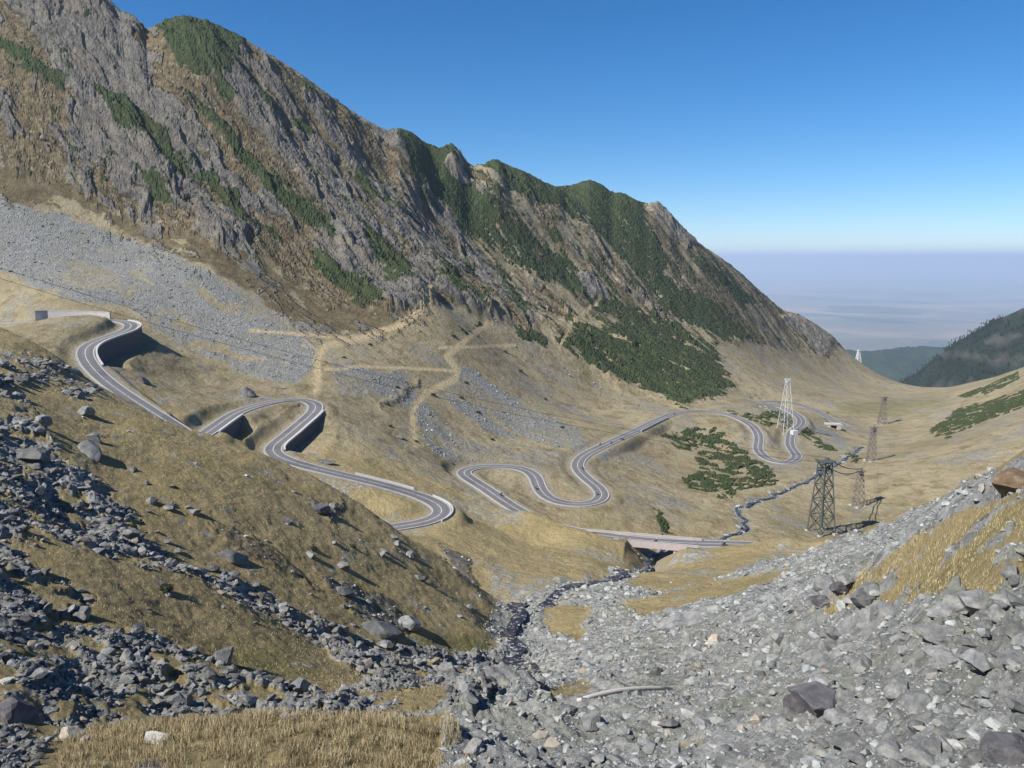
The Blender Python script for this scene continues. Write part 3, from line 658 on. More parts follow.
tag(ter, kind='structure')

# dwarf pine mats: a second sheet of lumpy bushes standing on the ground
pm = (pine * nk > .5)
fmask = (pm[:-1, :-1] | pm[1:, 1:] | pm[:-1, 1:] | pm[1:, :-1])
lump = 0.5 + 0.5 * fbm(XX / 3.2, YY / 3.2, 3, 500, .6) + .8 * np.clip(fbm(XX / 9, YY / 9, 2, 520), -.4, 1)
Zp = Z - 0.5 + sstep(.42, .75, pine * nk) * (0.7 + 1.15 * np.clip(lump, 0, 2) + .2 * rng.normal(0, 1, Z.shape))
pv = np.stack([XX, YY, Zp], -1).reshape(-1, 3)
pf = quads[fmask.ravel()]; used = np.unique(pf); remap = np.zeros(nr * nc, np.int64); remap[used] = np.arange(len(used))
pc = np_mesh('dwarf_pine_undergrowth', pv[used], remap[pf], M_pine, False)
tag(pc, 'dark green dwarf pine mats covering the mountain flank and valley floor', 'shrubbery', kind='stuff')

# ------------------------------------------------------------------ far scenery
a = np.linspace(0, 2 * math.pi, 129)[:-1]; rings = [0, 3000, 8000, 20000, 45000, 90000]
pvx = [(0, 0, -1500.0)] + [(r * math.sin(t), r * math.cos(t), -1500.0) for r in rings[1:] for t in a]
tri = []
for k in range(len(rings) - 2):
    for j in range(128):
        b0, b1 = 1 + k * 128, 1 + (k + 1) * 128; j2 = (j + 1) % 128; tri.append((b0 + j, b1 + j, b1 + j2, b0 + j2))
tri += [(0, 1 + (j + 1) % 128, 1 + j, 1 + j) for j in range(128)]
me = bpy.data.meshes.new('land'); me.from_pydata(pvx, [], [t if len(set(t)) == 4 else t[:3] for t in tri]); me.update(); me.materials.append(mat_plain())
land = bpy.data.objects.new('land', me); C.objects.link(land); tag(land, kind='structure')

def far_hill(name, sky_uv, dist, depth, mat, seed, amp, bottom=-1500, bare=None, n=260, m=120):
    us = np.linspace(sky_uv[0][0], sky_uv[-1][0], n); vs = np.interp(us, [p[0] for p in sky_uv], [p[1] for p in sky_uv])
    ds = np.interp(us, [p[0] for p in sky_uv], [p[2] for p in sky_uv]) if len(sky_uv[0]) > 2 else np.full(n, dist)
    V_, B_ = [], []; ks = np.linspace(-1.0, 1.0, m)
    for i in range(n):
        th, t = ray(us[i], vs[i]); top = t * ds[i]; 
        for k in ks:
            y = ds[i] + k * depth; x = th * ds[i] * (1 + .25 * k * depth / ds[i])
            fall = 1 - abs(k) ** 1.15
            z = bottom + (top - bottom) * fall
            V_.append((x, y, z)); B_.append(k)
    V_ = np.array(V_)
    nz = fbm(V_[:, 0] / 420, V_[:, 1] / 420, 6, seed, .55, True) - .25
    edge = np.clip(1 - np.abs(np.array(B_)), 0, 1)
    V_[:, 2] += nz * amp * sstep(0, .12, np.abs(np.array(B_))) * sstep(0, .1, edge) + fbm(V_[:, 0] / 90, V_[:, 1] / 90, 3, seed + 5) * amp * .1
    i2 = np.arange(n * m).reshape(n, m); q = np.stack([i2[:-1, :-1], i2[1:, :-1], i2[1:, 1:], i2[:-1, 1:]], -1).reshape(-1, 4)
    bar = np.zeros(n * m); uu, vv = to_uv(V_[:, 0] / V_[:, 1], V_[:, 2] / V_[:, 1])
    for p, s_ in (bare or []):
        c = np.array(p); wv_ = np.interp(uu, c[:, 0], c[:, 1], left=-999, right=-999); bar = np.maximum(bar, 1 - sstep(s_ * .5, s_, np.abs(vv - wv_ + 2 * fbm(uu / 6, vv / 6, 2, 8))))
    return tag(np_mesh(name, V_, q, mat, True, None, {'bare': ('FLOAT', bar)}), kind='structure'), V_, bar, (uu, vv)

hm = mat_hill('forested_slope', (.012,.020,.013), (.022,.032,.020), (.05,.048,.04))
hill_f, HV, HB, (hu, hv) = far_hill('hill', [(880,408,2450),(905,388,2400),(918,377,2380),(933,363,2350),(945,352,2300),(955,343,2250),(975,331,2200),(1000,318,2150),(1024,307,2100),(1080,288,2050),(1200,260,2000)], 2300, 1500, hm, 600, 60, -1400,
    [([(940,353),(970,356),(1000,359),(1024,362),(1080,366)], 4), ([(985,341),(1024,336),(1080,330)], 5), ([(925,392),(950,385),(975,380)], 4), ([(1003,317),(1024,309),(1080,290)], 5)])
far_hill('hills', [(760,380),(800,372),(835,360),(860,353),(890,349.5),(930,348),(960,347),(1040,340),(1200,330)], 5600, 3200, mat_hill('far_wooded_hills', (.016,.028,.016), (.03,.045,.022)), 640, 90)
# conifers on the nearer hill: a mass of thousands
sel = np.nonzero((HB < .55) & (hu > 880) & (hu < 1090) & (hv > 290) & (hv < 420))[0]
nt = 14000; pick = rng.choice(sel, nt); base = HV[pick] + np.stack([rng.normal(0, 7, nt), rng.normal(0, 7, nt), np.full(nt, -1.5)], 1)
hh = rng.uniform(5, 10, nt); rr = hh * rng.uniform(.16, .24, nt)
ang = np.arange(6) / 6 * 2 * np.pi; fv = np.zeros((nt, 13, 3)); 
fv[:, :6] = base[:, None] + np.stack([np.cos(ang) * rr[:, None], np.sin(ang) * rr[:, None], np.tile((hh * .1)[:, None], (1, 6))], -1)
fv[:, 6:12] = base[:, None] + np.stack([np.cos(ang + .5) * rr[:, None] * .62, np.sin(ang + .5) * rr[:, None] * .62, np.tile((hh * .45)[:, None], (1, 6))], -1)
fv[:, 12] = base + np.stack([0 * hh, 0 * hh, hh], 1)
ft = []
for k in range(6):
    k2 = (k + 1) % 6; ft += [(k, k2, 6 + k), (k2, 6 + k2, 6 + k), (6 + k, 6 + k2, 12)]
ft = np.array(ft)[None] + (np.arange(nt) * 13)[:, None, None]
fo = np_mesh('forest', fv.reshape(-1, 3), ft.reshape(-1, 3), mat_flat('conifer_needles', (.013,.022,.014), .9, .5, .02), False)
tag(fo, 'dark conifer forest covering the far right hillside', 'forest', kind='stuff')

# ------------------------------------------------------------------ roads
def ribbon(name, path, lats, dz, mat, i0=0, i1=None):
    pth = path[i0:i1]; tan = np.gradient(pth, axis=0); tan[:, 2] = 0; tan /= np.linalg.norm(tan, axis=1)[:, None] + 1e-9
    nrm = np.stack([-tan[:, 1], tan[:, 0], 0 * tan[:, 0]], 1)
    run = np.concatenate([[0], np.cumsum(np.linalg.norm(np.diff(pth, axis=0), axis=1))])
    k = len(lats); v = (pth[:, None] + nrm[:, None] * np.array(lats)[None, :, None]); v[..., 2] += np.array(dz)[None] if np.ndim(dz) else dz
    i2 = np.arange(len(pth) * k).reshape(-1, k); q = np.stack([i2[:-1, :-1], i2[1:, :-1], i2[1:, 1:], i2[:-1, 1:]], -1).reshape(-1, 4)[:, ::-1]
    return np_mesh(name, v.reshape(-1, 3), q, mat, False, None, {'lat': ('FLOAT', np.tile(lats, len(pth))), 'run': ('FLOAT', np.repeat(run, k))})
lat9 = list(np.linspace(-HW, HW, 9))
for pth in (RA, RB, RC, RE): tag(ribbon('road', pth, lat9, 0.06, M_road), kind='structure')
for pth in (RA, RB, RC):
    for sg in (-1, 1):
        e = sg * (HW - .02)
        ls = sorted([e - sg * .0, e + sg * .01, e + sg * .22, e + sg * .23]) ; hz = [-.3, .10, .10, -.3]
        tag(ribbon('kerb', pth, ls, hz, M_edge), kind='structure')

def wall_mesh(path, i0, i1, sg, H, cap=.55, thick=.7, off=HW + .45, steps=1):
    lo, hi = min(i0, i1), max(i0, i1); pth = path[lo:hi+1]
    tan = np.gradient(path, axis=0)[lo:hi+1]; tan[:, 2] = 0; tan /= np.linalg.norm(tan, axis=1)[:, None]
    nrm = np.stack([-tan[:, 1], tan[:, 0], 0 * tan[:, 0]], 1) * sg
    o1 = pth + nrm * off; o2 = pth + nrm * (off + thick); 
    bot = np.minimum(zat(o2[:, 0] + nrm[:, 0] * 2.5, o2[:, 1] + nrm[:, 1] * 2.5), pth[:, 2] - 1) - 1.5
    return o1, o2, pth[:, 2], bot
def strip(name, prof, mat, parent):
    """prof: list of equal-length point rows closed into a tube along the path"""
    k = len(prof); n = len(prof[0]); v = np.stack(prof, 1).reshape(-1, 3); f = []
    for i in range(n - 1):
        for j in range(k): f.append((i*k+j, i*k+(j+1)%k, (i+1)*k+(j+1)%k, (i+1)*k+j))
    me = bpy.data.meshes.new(name); me.from_pydata([tuple(p) for p in v], [], f + [tuple(range(k))[::-1], tuple((n-1)*k + j for j in range(k))]); me.update()
    me.materials.append(mat); o = bpy.data.objects.new(name, me); C.objects.link(o)
    if parent: o.parent = parent
    return o
def wz(p, z): q = p.copy(); q[:, 2] = z; return q
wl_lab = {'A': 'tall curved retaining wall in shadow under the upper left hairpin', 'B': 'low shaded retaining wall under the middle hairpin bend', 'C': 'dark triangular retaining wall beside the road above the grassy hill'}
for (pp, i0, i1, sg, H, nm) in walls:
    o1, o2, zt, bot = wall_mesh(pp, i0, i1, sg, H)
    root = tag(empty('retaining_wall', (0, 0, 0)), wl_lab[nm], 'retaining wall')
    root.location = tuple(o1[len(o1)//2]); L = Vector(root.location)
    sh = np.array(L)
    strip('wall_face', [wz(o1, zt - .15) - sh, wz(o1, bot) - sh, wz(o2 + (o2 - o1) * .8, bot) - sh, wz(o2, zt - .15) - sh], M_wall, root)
    strip('parapet', [wz(o1 + (o2-o1)*.1, zt - .2) - sh, wz(o2 + (o2-o1)*.12, zt - .2) - sh, wz(o2 + (o2-o1)*.12, zt + .55) - sh, wz(o1 + (o2-o1)*.1, zt + .55) - sh], M_kerb, root)
# cut wall above the upper left road
lo, hi = idx_at(RA, (34,321,405)), idx_at(RA, (104,320,395))
pth = RA[lo:hi+1]; tan = np.gradient(pth, axis=0); tan[:, 2] = 0; tan /= np.linalg.norm(tan, axis=1)[:, None]; nr_ = np.stack([-tan[:, 1], tan[:, 0], 0*tan[:, 0]], 1)
k = np.linspace(0, 1, len(pth)); off = (HW + 1.0 + 2.5 * np.sin(k * math.pi)) * np.where(k < .1, k / .1 * .7 + .3, 1); hgt = 5.0 * (1 - .35 * k)
o1 = pth + nr_ * off[:, None]; o2 = o1 + nr_ * .7
rw = tag(empty('retaining_wall', tuple(o1[len(o1)//2])), 'pale curved cut wall above the far upper left road', 'retaining wall'); sh = np.array(rw.location)
strip('wall_face', [wz(o1, pth[:, 2] - .4) - sh, wz(o2, pth[:, 2] - .4) - sh, wz(o2, pth[:, 2] + hgt) - sh, wz(o1, pth[:, 2] + hgt) - sh], M_conc, rw)
strip('coping', [wz(o1 - nr_ * .1, pth[:, 2] + hgt) - sh, wz(o2 + nr_ * .1, pth[:, 2] + hgt) - sh, wz(o2 + nr_ * .1, pth[:, 2] + hgt + .25) - sh, wz(o1 - nr_ * .1, pth[:, 2] + hgt + .25) - sh], M_conc, rw)
# white parapet on the long climb
def parapet(path, a, b, sg, h, th, mat, label):
    i0, i1 = sorted((idx_at(path, a), idx_at(path, b))); p = path[i0:i1+1]
    t = np.gradient(path, axis=0)[i0:i1+1]; t[:, 2] = 0; t /= np.linalg.norm(t, axis=1)[:, None]; n_ = np.stack([-t[:, 1], t[:, 0], 0*t[:, 0]], 1) * sg
    q1, q2 = p + n_ * (HW + .42), p + n_ * (HW + .42 + th); c = q1[len(q1)//2].copy()
    o = strip('parapet_wall', [wz(q1, p[:, 2] - .6) - c, wz(q2, p[:, 2] - .6) - c, wz(q2, p[:, 2] + h) - c, wz(q1, p[:, 2] + h) - c], mat, None)
    o.location = tuple(c); return tag(o, label, 'parapet')
parapet(RC, (635,431,480), (664,418,535), -1, .9, .5, M_kerb, 'white parapet along the straight road in mid valley')
parapet(RB, (355,478,277), (412,493,274), 1, .8, .4, M_kerb, 'pale parapet on the upper side of the nearest hairpin approach')
parapet(RB, (430,500,272), (436,519,256), 1, .5, .4, M_kerb, 'pale kerb wall round the outside of the nearest hairpin')

# ------------------------------------------------------------------ bridge
ang_b = math.atan2(bdir[1], bdir[0])
br = tag(empty('road_bridge', (bm_[0], bm_[1], bm_[2])), 'pinkish concrete road bridge over the stream gully in mid valley', 'bridge')
br.rotation_euler = (0, math.asin(-bdir[2]), ang_b)
hs = bspan / 2; W2 = HW + .9
MB().box((0, 0, -.75), (bspan + 3, 2 * W2 - .1, 1.3)).build('deck', M_conc, br)
near_s = 1 if (Vector((bn[0], bn[1], 0)).y < 0) else -1
for s_ in (-1, 1):
    MB().box((0, s_ * W2, -.72), (bspan * 1.5, .25, 1.45)).build('edge_beam', M_pink, br)
    m = MB(); m.box((0 + (2 if s_ == near_s else 4), s_ * (HW + .62), .45), (bspan * (2.2 if s_ == near_s else 2.6), .3, .8)); pr = m.build('parapet', M_pink, br)
    MB().box((0 + (2 if s_ == near_s else 4), s_ * (HW + .62), .9), (bspan * (2.2 if s_ == near_s else 2.6) + .2, .42, .1)).build('coping', M_kerb, pr)
for s_ in (-1, 1):
    MB().box((s_ * (hs + 1.0), 0, -5.2), (2.6, 2 * W2 - .4, 7.6)).build('abutment', M_conc, br)
    for q in (-1, 1):
        MB().box((s_ * (hs + 4.6), q * (W2 - .25), -3.2), (4.9, .5, 5.6)).build('wing_wall', M_conc, br)

# small stone bridge far down the valley
p = hit(833, 428, 500); cb_ = tag(empty('culvert_bridge', p), 'tiny pale stone culvert bridge with dark opening far down the valley', 'bridge'); cb_.rotation_euler = (0, 0, R(-8)); cb_.scale = (.62, .62, .62)
MB().box((-6.5, 0, 1.4), (5, 8, 6)).build('abutment', M_conc, cb_); MB().box((6.5, 0, 1.4), (5, 8, 6)).build('abutment', M_conc, cb_)
MB().box((0, 0, 4.6), (21, 8.6, 1.0)).build('deck', M_conc, cb_)
MB().box((0, -4.1, 5.6), (21, .4, 1.0)).build('parapet', M_kerb, cb_); MB().box((0, 4.1, 5.6), (21, .4, 1.0)).build('parapet', M_kerb, cb_)
MB().box((0, 3.5, 1.4), (8, .3, 5.4)).build('opening_shade_sheet', M_dark, cb_)  # black sheet stands in for the shade inside the opening

# ------------------------------------------------------------------ streams
for ctrl, wd, pp in stream_paths:
    n = len(pp); wv_ = wd * (.55 + .5 * np.abs(gn(np.arange(n) / 3.0, np.zeros(n), 77)) * 1.6)
    t = np.gradient(pp, axis=0); t[:, 2] = 0; t /= np.linalg.norm(t, axis=1)[:, None] + 1e-9; nn = np.stack([-t[:, 1], t[:, 0]], 1)
    zc = zat(pp[:, 0], pp[:, 1]); zc = np.convolve(np.pad(zc, 2, 'edge'), np.ones(5) / 5, 'valid')
    cols = []
    for q in (-1, -.5, 0, .5, 1):
        x = pp[:, 0] + nn[:, 0] * wv_ * q; y = pp[:, 1] + nn[:, 1] * wv_ * q; cols.append(np.stack([x, y, np.maximum(zc, zat(x, y)) * .5 + zc * .5 + .42], 1))
    v = np.stack(cols, 1).reshape(-1, 3); i2 = np.arange(n * 5).reshape(n, 5)
    q = np.stack([i2[:-1, :-1], i2[1:, :-1], i2[1:, 1:], i2[:-1, 1:]], -1).reshape(-1, 4)[:, ::-1]
    tag(np_mesh('stream', v, q, M_water, True), kind='structure')

# ------------------------------------------------------------------ rocks
def rock_mesh(name, seed, sub, planes, squash=(1, 1, 1), mat=None):
    r_ = random.Random(seed); b = bmesh.new(); bmesh.ops.create_icosphere(b, subdivisions=sub, radius=1.0)
    pl = [(Vector((r_.gauss(0, 1), r_.gauss(0, 1), r_.gauss(0, 1))).normalized(), r_.uniform(.42, .78)) for _ in range(planes)]
    for v in b.verts:
        for _ in range(2):
            for n_, h_ in pl:
                k_ = v.co.dot(n_) - h_
                if k_ > 0: v.co -= n_ * k_
        if sub >= 3: v.co += v.co.normalized() * r_.gauss(0, .008)
        v.co = Vector((v.co.x * squash[0], v.co.y * squash[1], v.co.z * squash[2]))
    s_ = max(max(abs(v.co.x), abs(v.co.y)) for v in b.verts)
    for v in b.verts: v.co /= s_
    me = bpy.data.meshes.new(name); b.to_mesh(me); b.free()
    if mat: me.materials.append(mat)
    return me
var3 = {}
def bmesh_for(kind, i, flat):
    key = (kind, i, flat)
    if key not in var3:
        mat = {'g': M_bould, 'w': M_bould_w, 'd': M_bould_d, 'p': M_bould_p, 'n': M_bould_g, 'b': M_bould_b}[kind]
        var3[key] = rock_mesh('boulder', 100 + i, 4 if flat else 3, 13, (1, .72, .34) if flat else (1, .85, .72), mat)
    return var3[key]
def smooth_slab(i): return rock_mesh('boulder', 500 + i, 5, 6, (1, .62, .20), M_bould)
def boulder(u, v, px, kind='g', flat=False, i=0, rz=None, tilt=(0, 0), label=None, group=None, dmin=10, sink=.2, pos=None):
    p = pos if pos is not None else hit(u, v, dmin)
    r = px * p.y / F / 2 * 1.38
    me_ = bmesh_for(kind, i % 8, flat) if kind != 's' else smooth_slab(i)
    if kind == 's':
        for v_ in me_.vertices: v_.co.z += .05 * math.sin(v_.co.x * 9 + 2 * v_.co.y) * math.cos(v_.co.y * 11) + random.gauss(0, .006)
        flat = True; sink = .45
    o = bpy.data.objects.new('boulder', me_); C.objects.link(o)
    hz = (.34 if flat else .72) * r
    o.location = (p.x, p.y, p.z + hz * (1 - 2 * sink) * .5); o.scale = (r, r, r)
    o.rotation_euler = (tilt[0], tilt[1], rz if rz is not None else random.uniform(0, 6.28))
    return tag(o, label, 'boulder', group)
named = [
 (88,453,28,'g',True,0,-.5,(.25,.35),'long slate-grey boulder tilted on the grassy hill beside a round one'),
 (33,457,32,'g',True,1,.1,(.1,.05),'broad flat boulder at the top edge of the left stone bed'),
 (86,416,13,'g',False,2,None,(0,0),'small lone boulder near the crest of the grassy hill'),
 (93,440,15,'g',False,3,None,(0,0),'rounded pale grey boulder just above the long slate-grey one'),
 (152,503,10,'g',False,1,None,(.3,0),'small upright stone standing alone on the grassy hillside'),
 (80,618,20,'g',False,4,None,(0,.2),'blocky boulder at the left end of the second grassy hump'),
 (222,662,24,'g',False,5,None,(.2,.3),'tilted block above the brown pool beside the second hump'),
 (248,704,17,'g',False,6,.4,(0,.2),'squarish boulder in dark water above the tall bottom grass'),
 (68,738,24,'w',False,7,.3,(.2,.1),'pale cream block at the left end of the bottom grass'),
 (86,742,12,'w',False,1,None,(0,0),'smaller cream stone right of the large cream block'),
 (16,718,34,'d',False,2,None,(.1,.2),'large dark blue-grey block at the lower left edge'),
 (89,681,9,'w',False,3,None,(0,0),'round tan stone among the shaded rubble'),
 (5,682,12,'p',True,3,None,(0,0),'small white flat stone at the far left edge'),
 (506,680,56,'s',True,4,-.35,(-.05,.22),'big flat greenish slab lying beside the stream junction'),
 (822,706,74,'d',True,5,.35,(.1,.25),'large dark purplish outcrop rising from the grey gravel'),
 (798,712,30,'d',False,0,.2,(.1,.1),'dark end block of the purplish outcrop beside the hollow'),
 (850,690,36,'n',True,6,.4,(.1,.1),'greenish slab above the large purplish outcrop'),
 (1005,764,60,'d',False,3,.2,(.0,.1),'big dark boulder added in place of the shadow in the bottom right corner'),  # dark stone added where a cast shadow lies
 (820,606,16,'d',False,4,.2,(.0,.1),'dark rock added as overhang shade at the lower tip of the right grassy ridge'),  # this and the next two: dark rocks added as shade under the turf overhang
 (838,594,16,'d',False,2,.9,(.0,.1),'dark rock added as shade just under the turf edge of the right ridge'),
 (852,583,14,'d',False,7,.6,(.1,.1),'upper dark rock added as shade under the turf edge of the right ridge'),
 (945,640,40,'g',True,4,.5,(.2,.1),'wide grey slab left of the boulder pile hollow'),
 (757,722,14,'w',False,5,None,(0,0),'ochre stone below the dark hollow in the gravel'),
 (978,668,36,'g',True,5,.6,(.25,-.1),'broad angled slab in the right-hand boulder pile'),
 (946,694,26,'g',False,6,.8,(.2,.1),'square grey block below the broad angled slab'),
 (1010,664,34,'g',True,6,.2,(.1,-.2),'slab cut by the right picture edge'),
 (974,612,36,'g',False,6,.3,(.1,-.3),'tall upright block added to throw a dark shadow in the boulder pile'),  # added so that its shadow darkens the pile
 (966,613,12,'p',False,7,None,(0,0),'pale block left of the dark hollow in the boulder pile'),
 (998,618,20,'g',False,0,None,(.1,.2),'boulder overhanging the dark hollow on the right'),
 (986,632,16,'g',False,1,None,(0,.2),'small block under the overhanging boulder'),
 (905,655,14,'g',False,2,None,(.2,0),'dark edged block left of the boulder pile'),
 (918,697,16,'g',True,2,.5,(.2,.2),'narrow slab leaning in the gravel left of the square block'),
 (474,752,20,'p',False,3,None,(0,.1),'white quartz block at the right end of the bottom grass'),
 (157,740,22,'p',True,4,.1,(.05,0),'pale flat stone half buried in the bottom grass'),
 (407,626,22,'g',False,7,.5,(.2,.2),'squat boulder at the foot of the stony hillside rib'),
 (376,631,40,'g',True,7,.45,(.1,.3),'long slab along the upper stone band'),
 (343,592,16,'g',True,0,.7,(.2,.2),'slab leaning from the grass midway down the hillside'),
 (320,513,15,'d',False,4,None,(.1,.1),'dark mossy boulder on the hillside below the road'),
 (143,383,12,'d',False,6,.5,(0,.4),'dark block alone beside the upper left road'),
 (247,397,16,'d',False,0,.2,(0,.1),'dark craggy block above the middle hairpin'),
 (1012,488,36,'b',False,1,.3,(.1,.1),'big brown-topped boulder on the right ridge'),
 (692,624,66,'s',True,3,.55,(-.1,-.12),'smooth bare bedrock slab in the middle of the gravel slope'),
 (559,581,12,'n',True,2,None,(.1,0),'pale square block beside the stream below the bridge'),
 (714,645,16,'w',False,2,None,(0,.2),'pinkish block in the upper gravel slope'),
 (400,438,9,'g',True,1,1.0,(.3,.2),'thin grey rock shard on the slope above the nearest hairpin'),
 (325,464,16,'g',True,6,0,(0,0),'low flat outcrop right beside the nearest road bend'),
 (548,700,13,'n',True,0,None,(0,0),'greenish flat stone left of the pale curved log'),
 (850,745,40,'g',True,1,.1,(.1,.05),'long low slab near the bottom of the gravel'),
 (232,558,26,'g',True,2,.6,(.2,.3),'ridge-like slab on the hillside above the upper stone band'),
 (300,692,22,'g',False,5,None,(.1,.1),'rounded boulder in the lower stone band under the hump'),
]
for (u, v, px, kd, fl, i, rz, tl, lab) in named:
    boulder(u, v, px, kd, fl, i, rz, tl, lab)
# unnamed boulders: picked where the ground is stony
def scatter_pts(n, urange, vrange, mask, thr, dmax, dmin=12):
    out = []
    tries = 0
    while len(out) < n and tries < n * 60:
        tries += 1
        u, v = random.uniform(*urange), random.uniform(*vrange); p = hit(u, v)
        if p.y > dmax or p.y < dmin: continue
        if samp(mask, np.array([p.x]), np.array([p.y]))[0] > thr and samp(logclear, np.array([p.x]), np.array([p.y]))[0] < .1: out.append((u, v, p))
    return out
sets = [((-10,520),(400,745),bed,.5,90,'boulders of the left stone bed','one of many grey angular boulders packed in the left stone bed',(7,17)),
        ((560,1024),(560,768),gravel,.5,55,'stones of the right gravel slope','one of many loose grey stones strewn over the right gravel slope',(9,22)),
        ((820,1030),(590,768),gravel,.3,62,'boulder pile on the right','one of many grey boulders in the pile at the right edge',(13,34)),
        ((130,480),(470,630),1-bed,.5,40,'stones in the hillside grass','one of many small grey stones showing through the hillside grass',(5,11))]
gq = [float(x) for x in rng.random(2000)]
for (ur, vr, mk, th_, cnt, grp, lab, szr) in sets:
    for j, (u, v, p) in enumerate(scatter_pts(cnt, ur, vr, mk, th_, 170)):
        boulder(u, v, random.uniform(*szr) * random.uniform(.7, 1.15), 'g', random.random() < .6, j, None, (random.uniform(-.3,.3), random.uniform(-.3,.3)), lab, grp, pos=p, sink=.28)

# rubble: tens of thousands of small stones, one object per spread
base_rocks = []
for i in range(8):
    me = rock_mesh('tmp', 300 + i, 1, 8, (1, .8, .6)); me.calc_loop_triangles()
    v = np.zeros(len(me.vertices) * 3, np.float32); me.vertices.foreach_get('co', v); f = np.zeros(len(me.loop_triangles) * 3, np.int32); me.loop_triangles.foreach_get('vertices', f)
    base_rocks.append((v.reshape(-1, 3), f.reshape(-1, 3))); bpy.data.meshes.remove(me)
def rubble(name, n, urange, vrange, mask, thr, dr, szpx, label, cat, sink=.25, mat=None):
    # candidates spread over the ground evenly per solid angle, kept where stones lie
    th = rng.uniform(ray(urange[0], 600)[0], ray(urange[1], 600)[0], n * 4); s = rng.uniform(math.log(dr[0]), math.log(dr[1]), n * 4)
    y = np.exp(s); x = th * y; mk = samp(mask, x, y); z = zat(x, y); uu, vv = to_uv(th, z / y)
    k = (mk > thr * (.6 + .8 * rng.random(n * 4))) & (vv > vrange[0]) & (vv < vrange[1]) & (samp(kill, x, y) < .1) & (samp(logclear, x, y) < .1); x, y, z = x[k][:n], y[k][:n], z[k][:n]
    nn = len(x); size = np.minimum(szpx[0] * (1 - rng.random(nn)) ** (-1 / 2.0), szpx[1] * (1 if szpx[1] < 19 or mat else np.clip(60 / y, .45, 1.1))) * y / F / 2
    VV, FF, TI = [], [], []; off = 0; var = rng.integers(0, 8, nn)
    for q in range(8):
        m = np.nonzero(var == q)[0]; bv, bf = base_rocks[q]; c = len(m)
        if c == 0: continue
        r1, r2, r3 = (rng.random((3, c)) * 2 * np.pi); r2 = (rng.random(c) - .5) * 1.3; 
        cz, sz = np.cos(r1), np.sin(r1); cx, sx = np.cos(r2), np.sin(r2)
        P0 = bv[None] * np.stack([np.ones(c), rng.uniform(.6, 1, c), rng.uniform(.5, 1.1, c)], 1)[:, None] * size[m][:, None, None]
        Y = P0[..., 1] * cx[:, None] - P0[..., 2] * sx[:, None]; Zz = P0[..., 1] * sx[:, None] + P0[..., 2] * cx[:, None]; X = P0[..., 0]
        W = np.stack([X * cz[:, None] - Y * sz[:, None], X * sz[:, None] + Y * cz[:, None], Zz], -1) + np.stack([x[m], y[m], z[m] + size[m] * (.5 - sink) * .6], 1)[:, None]
        VV.append(W.reshape(-1, 3)); FF.append((bf[None] + (np.arange(c) * len(bv))[:, None, None] + off).reshape(-1, 3)); off += c * len(bv)
        TI.append(np.repeat(rng.random(c), len(bv)))
    o = np_mesh(name, np.concatenate(VV), np.concatenate(FF), mat or M_rub, False, None, {'tint': ('FLOAT', np.concatenate(TI))})
    return tag(o, label, cat, kind='stuff')
rubble('rubble', 9500, (-60, 540), (360, 790), bed, .5, (24, 175), (3.4, 15), 'grey rubble filling the stone bed on the left slope', 'rubble', .2, M_rub_d)
rubble('gravel', 22000, (430, 1080), (450, 790), gravel, .45, (18, 200), (2.1, 19.5), 'loose grey gravel and broken stone over the right slope', 'gravel')
rubble('rubble', 3200, (420, 880), (440, 700), wet, .3, (85, 520), (1.7, 8), 'wet dark and pale stones crowding the stream', 'stones')
rubble('rubble', 3600, (-30, 620), (330, 790), np.clip(stony * .9 + hill_rock + wet, 0, 1), .5, (24, 260), (2.0, 8), 'scattered small stones showing through the hillside grass', 'stones')
rubble('rubble', 4500, (-40, 760), (170, 470), scree * (YY > 280), .45, (300, 640), (1.1, 3.2), 'pale scree stones below the mountain cliffs', 'scree')

# ------------------------------------------------------------------ dry grass near the viewer
def grass(n, urange, vrange, mask, thr, dr, hpx, label):
    th = rng.uniform(ray(urange[0], 640)[0], ray(urange[1], 640)[0], n * 3); s = rng.uniform(math.log(dr[0]), math.log(dr[1]), n * 3)
    y = np.exp(s); x = th * y; z = zat(x, y); uu, vv = to_uv(th, z / y)
    k = (samp(mask, x, y) > thr) & (vv > vrange[0]) & (vv < vrange[1]) & (gn(x / .9, y / .9, 91) + .6 * gn(x / .3, y / .3, 92) > -.12); x, y, z = x[k][:n], y[k][:n], z[k][:n]
    nn = len(x); h = rng.uniform(.35, 1.15, nn) ** 1.4 * hpx * np.minimum(y / F, 60 / F); a = rng.random(nn) * 2 * np.pi; wd = np.maximum(.010, y / F * .45)
    lean = rng.normal(.12, .30, nn)[:, None] * h[:, None]; la = rng.random(nn) * 6.283
    b = np.stack([x, y, z - .03], 1); sd_ = np.stack([np.cos(a), np.sin(a), 0 * a], 1) * (wd / 2)[:, None]
    ld = np.stack([np.cos(la), np.sin(la), 0 * la], 1) * lean
    mid = b + ld * .35 + np.stack([0*h, 0*h, h * .62], 1); tip = b + ld + np.stack([0*h, 0*h, h], 1)
    v = np.stack([b - sd_, b + sd_, mid + sd_ * .7, mid - sd_ * .7, tip], 1).reshape(-1, 3); o5 = (np.arange(nn) * 5)[:, None]
    f = np.concatenate([o5 + np.array([[0, 1, 2]]), o5 + np.array([[0, 2, 3]]), o5 + np.array([[3, 2, 4]])])
    ti = np.repeat(np.clip(rng.normal(.5, .2, nn) + .25 * gn(x / 1.5, y / 1.5, 95), 0, 1), 5)
    return tag(np_mesh('dry_grass', v, f, M_grass, False, None, {'tint': ('FLOAT', ti)}), label, 'grass', kind='stuff')
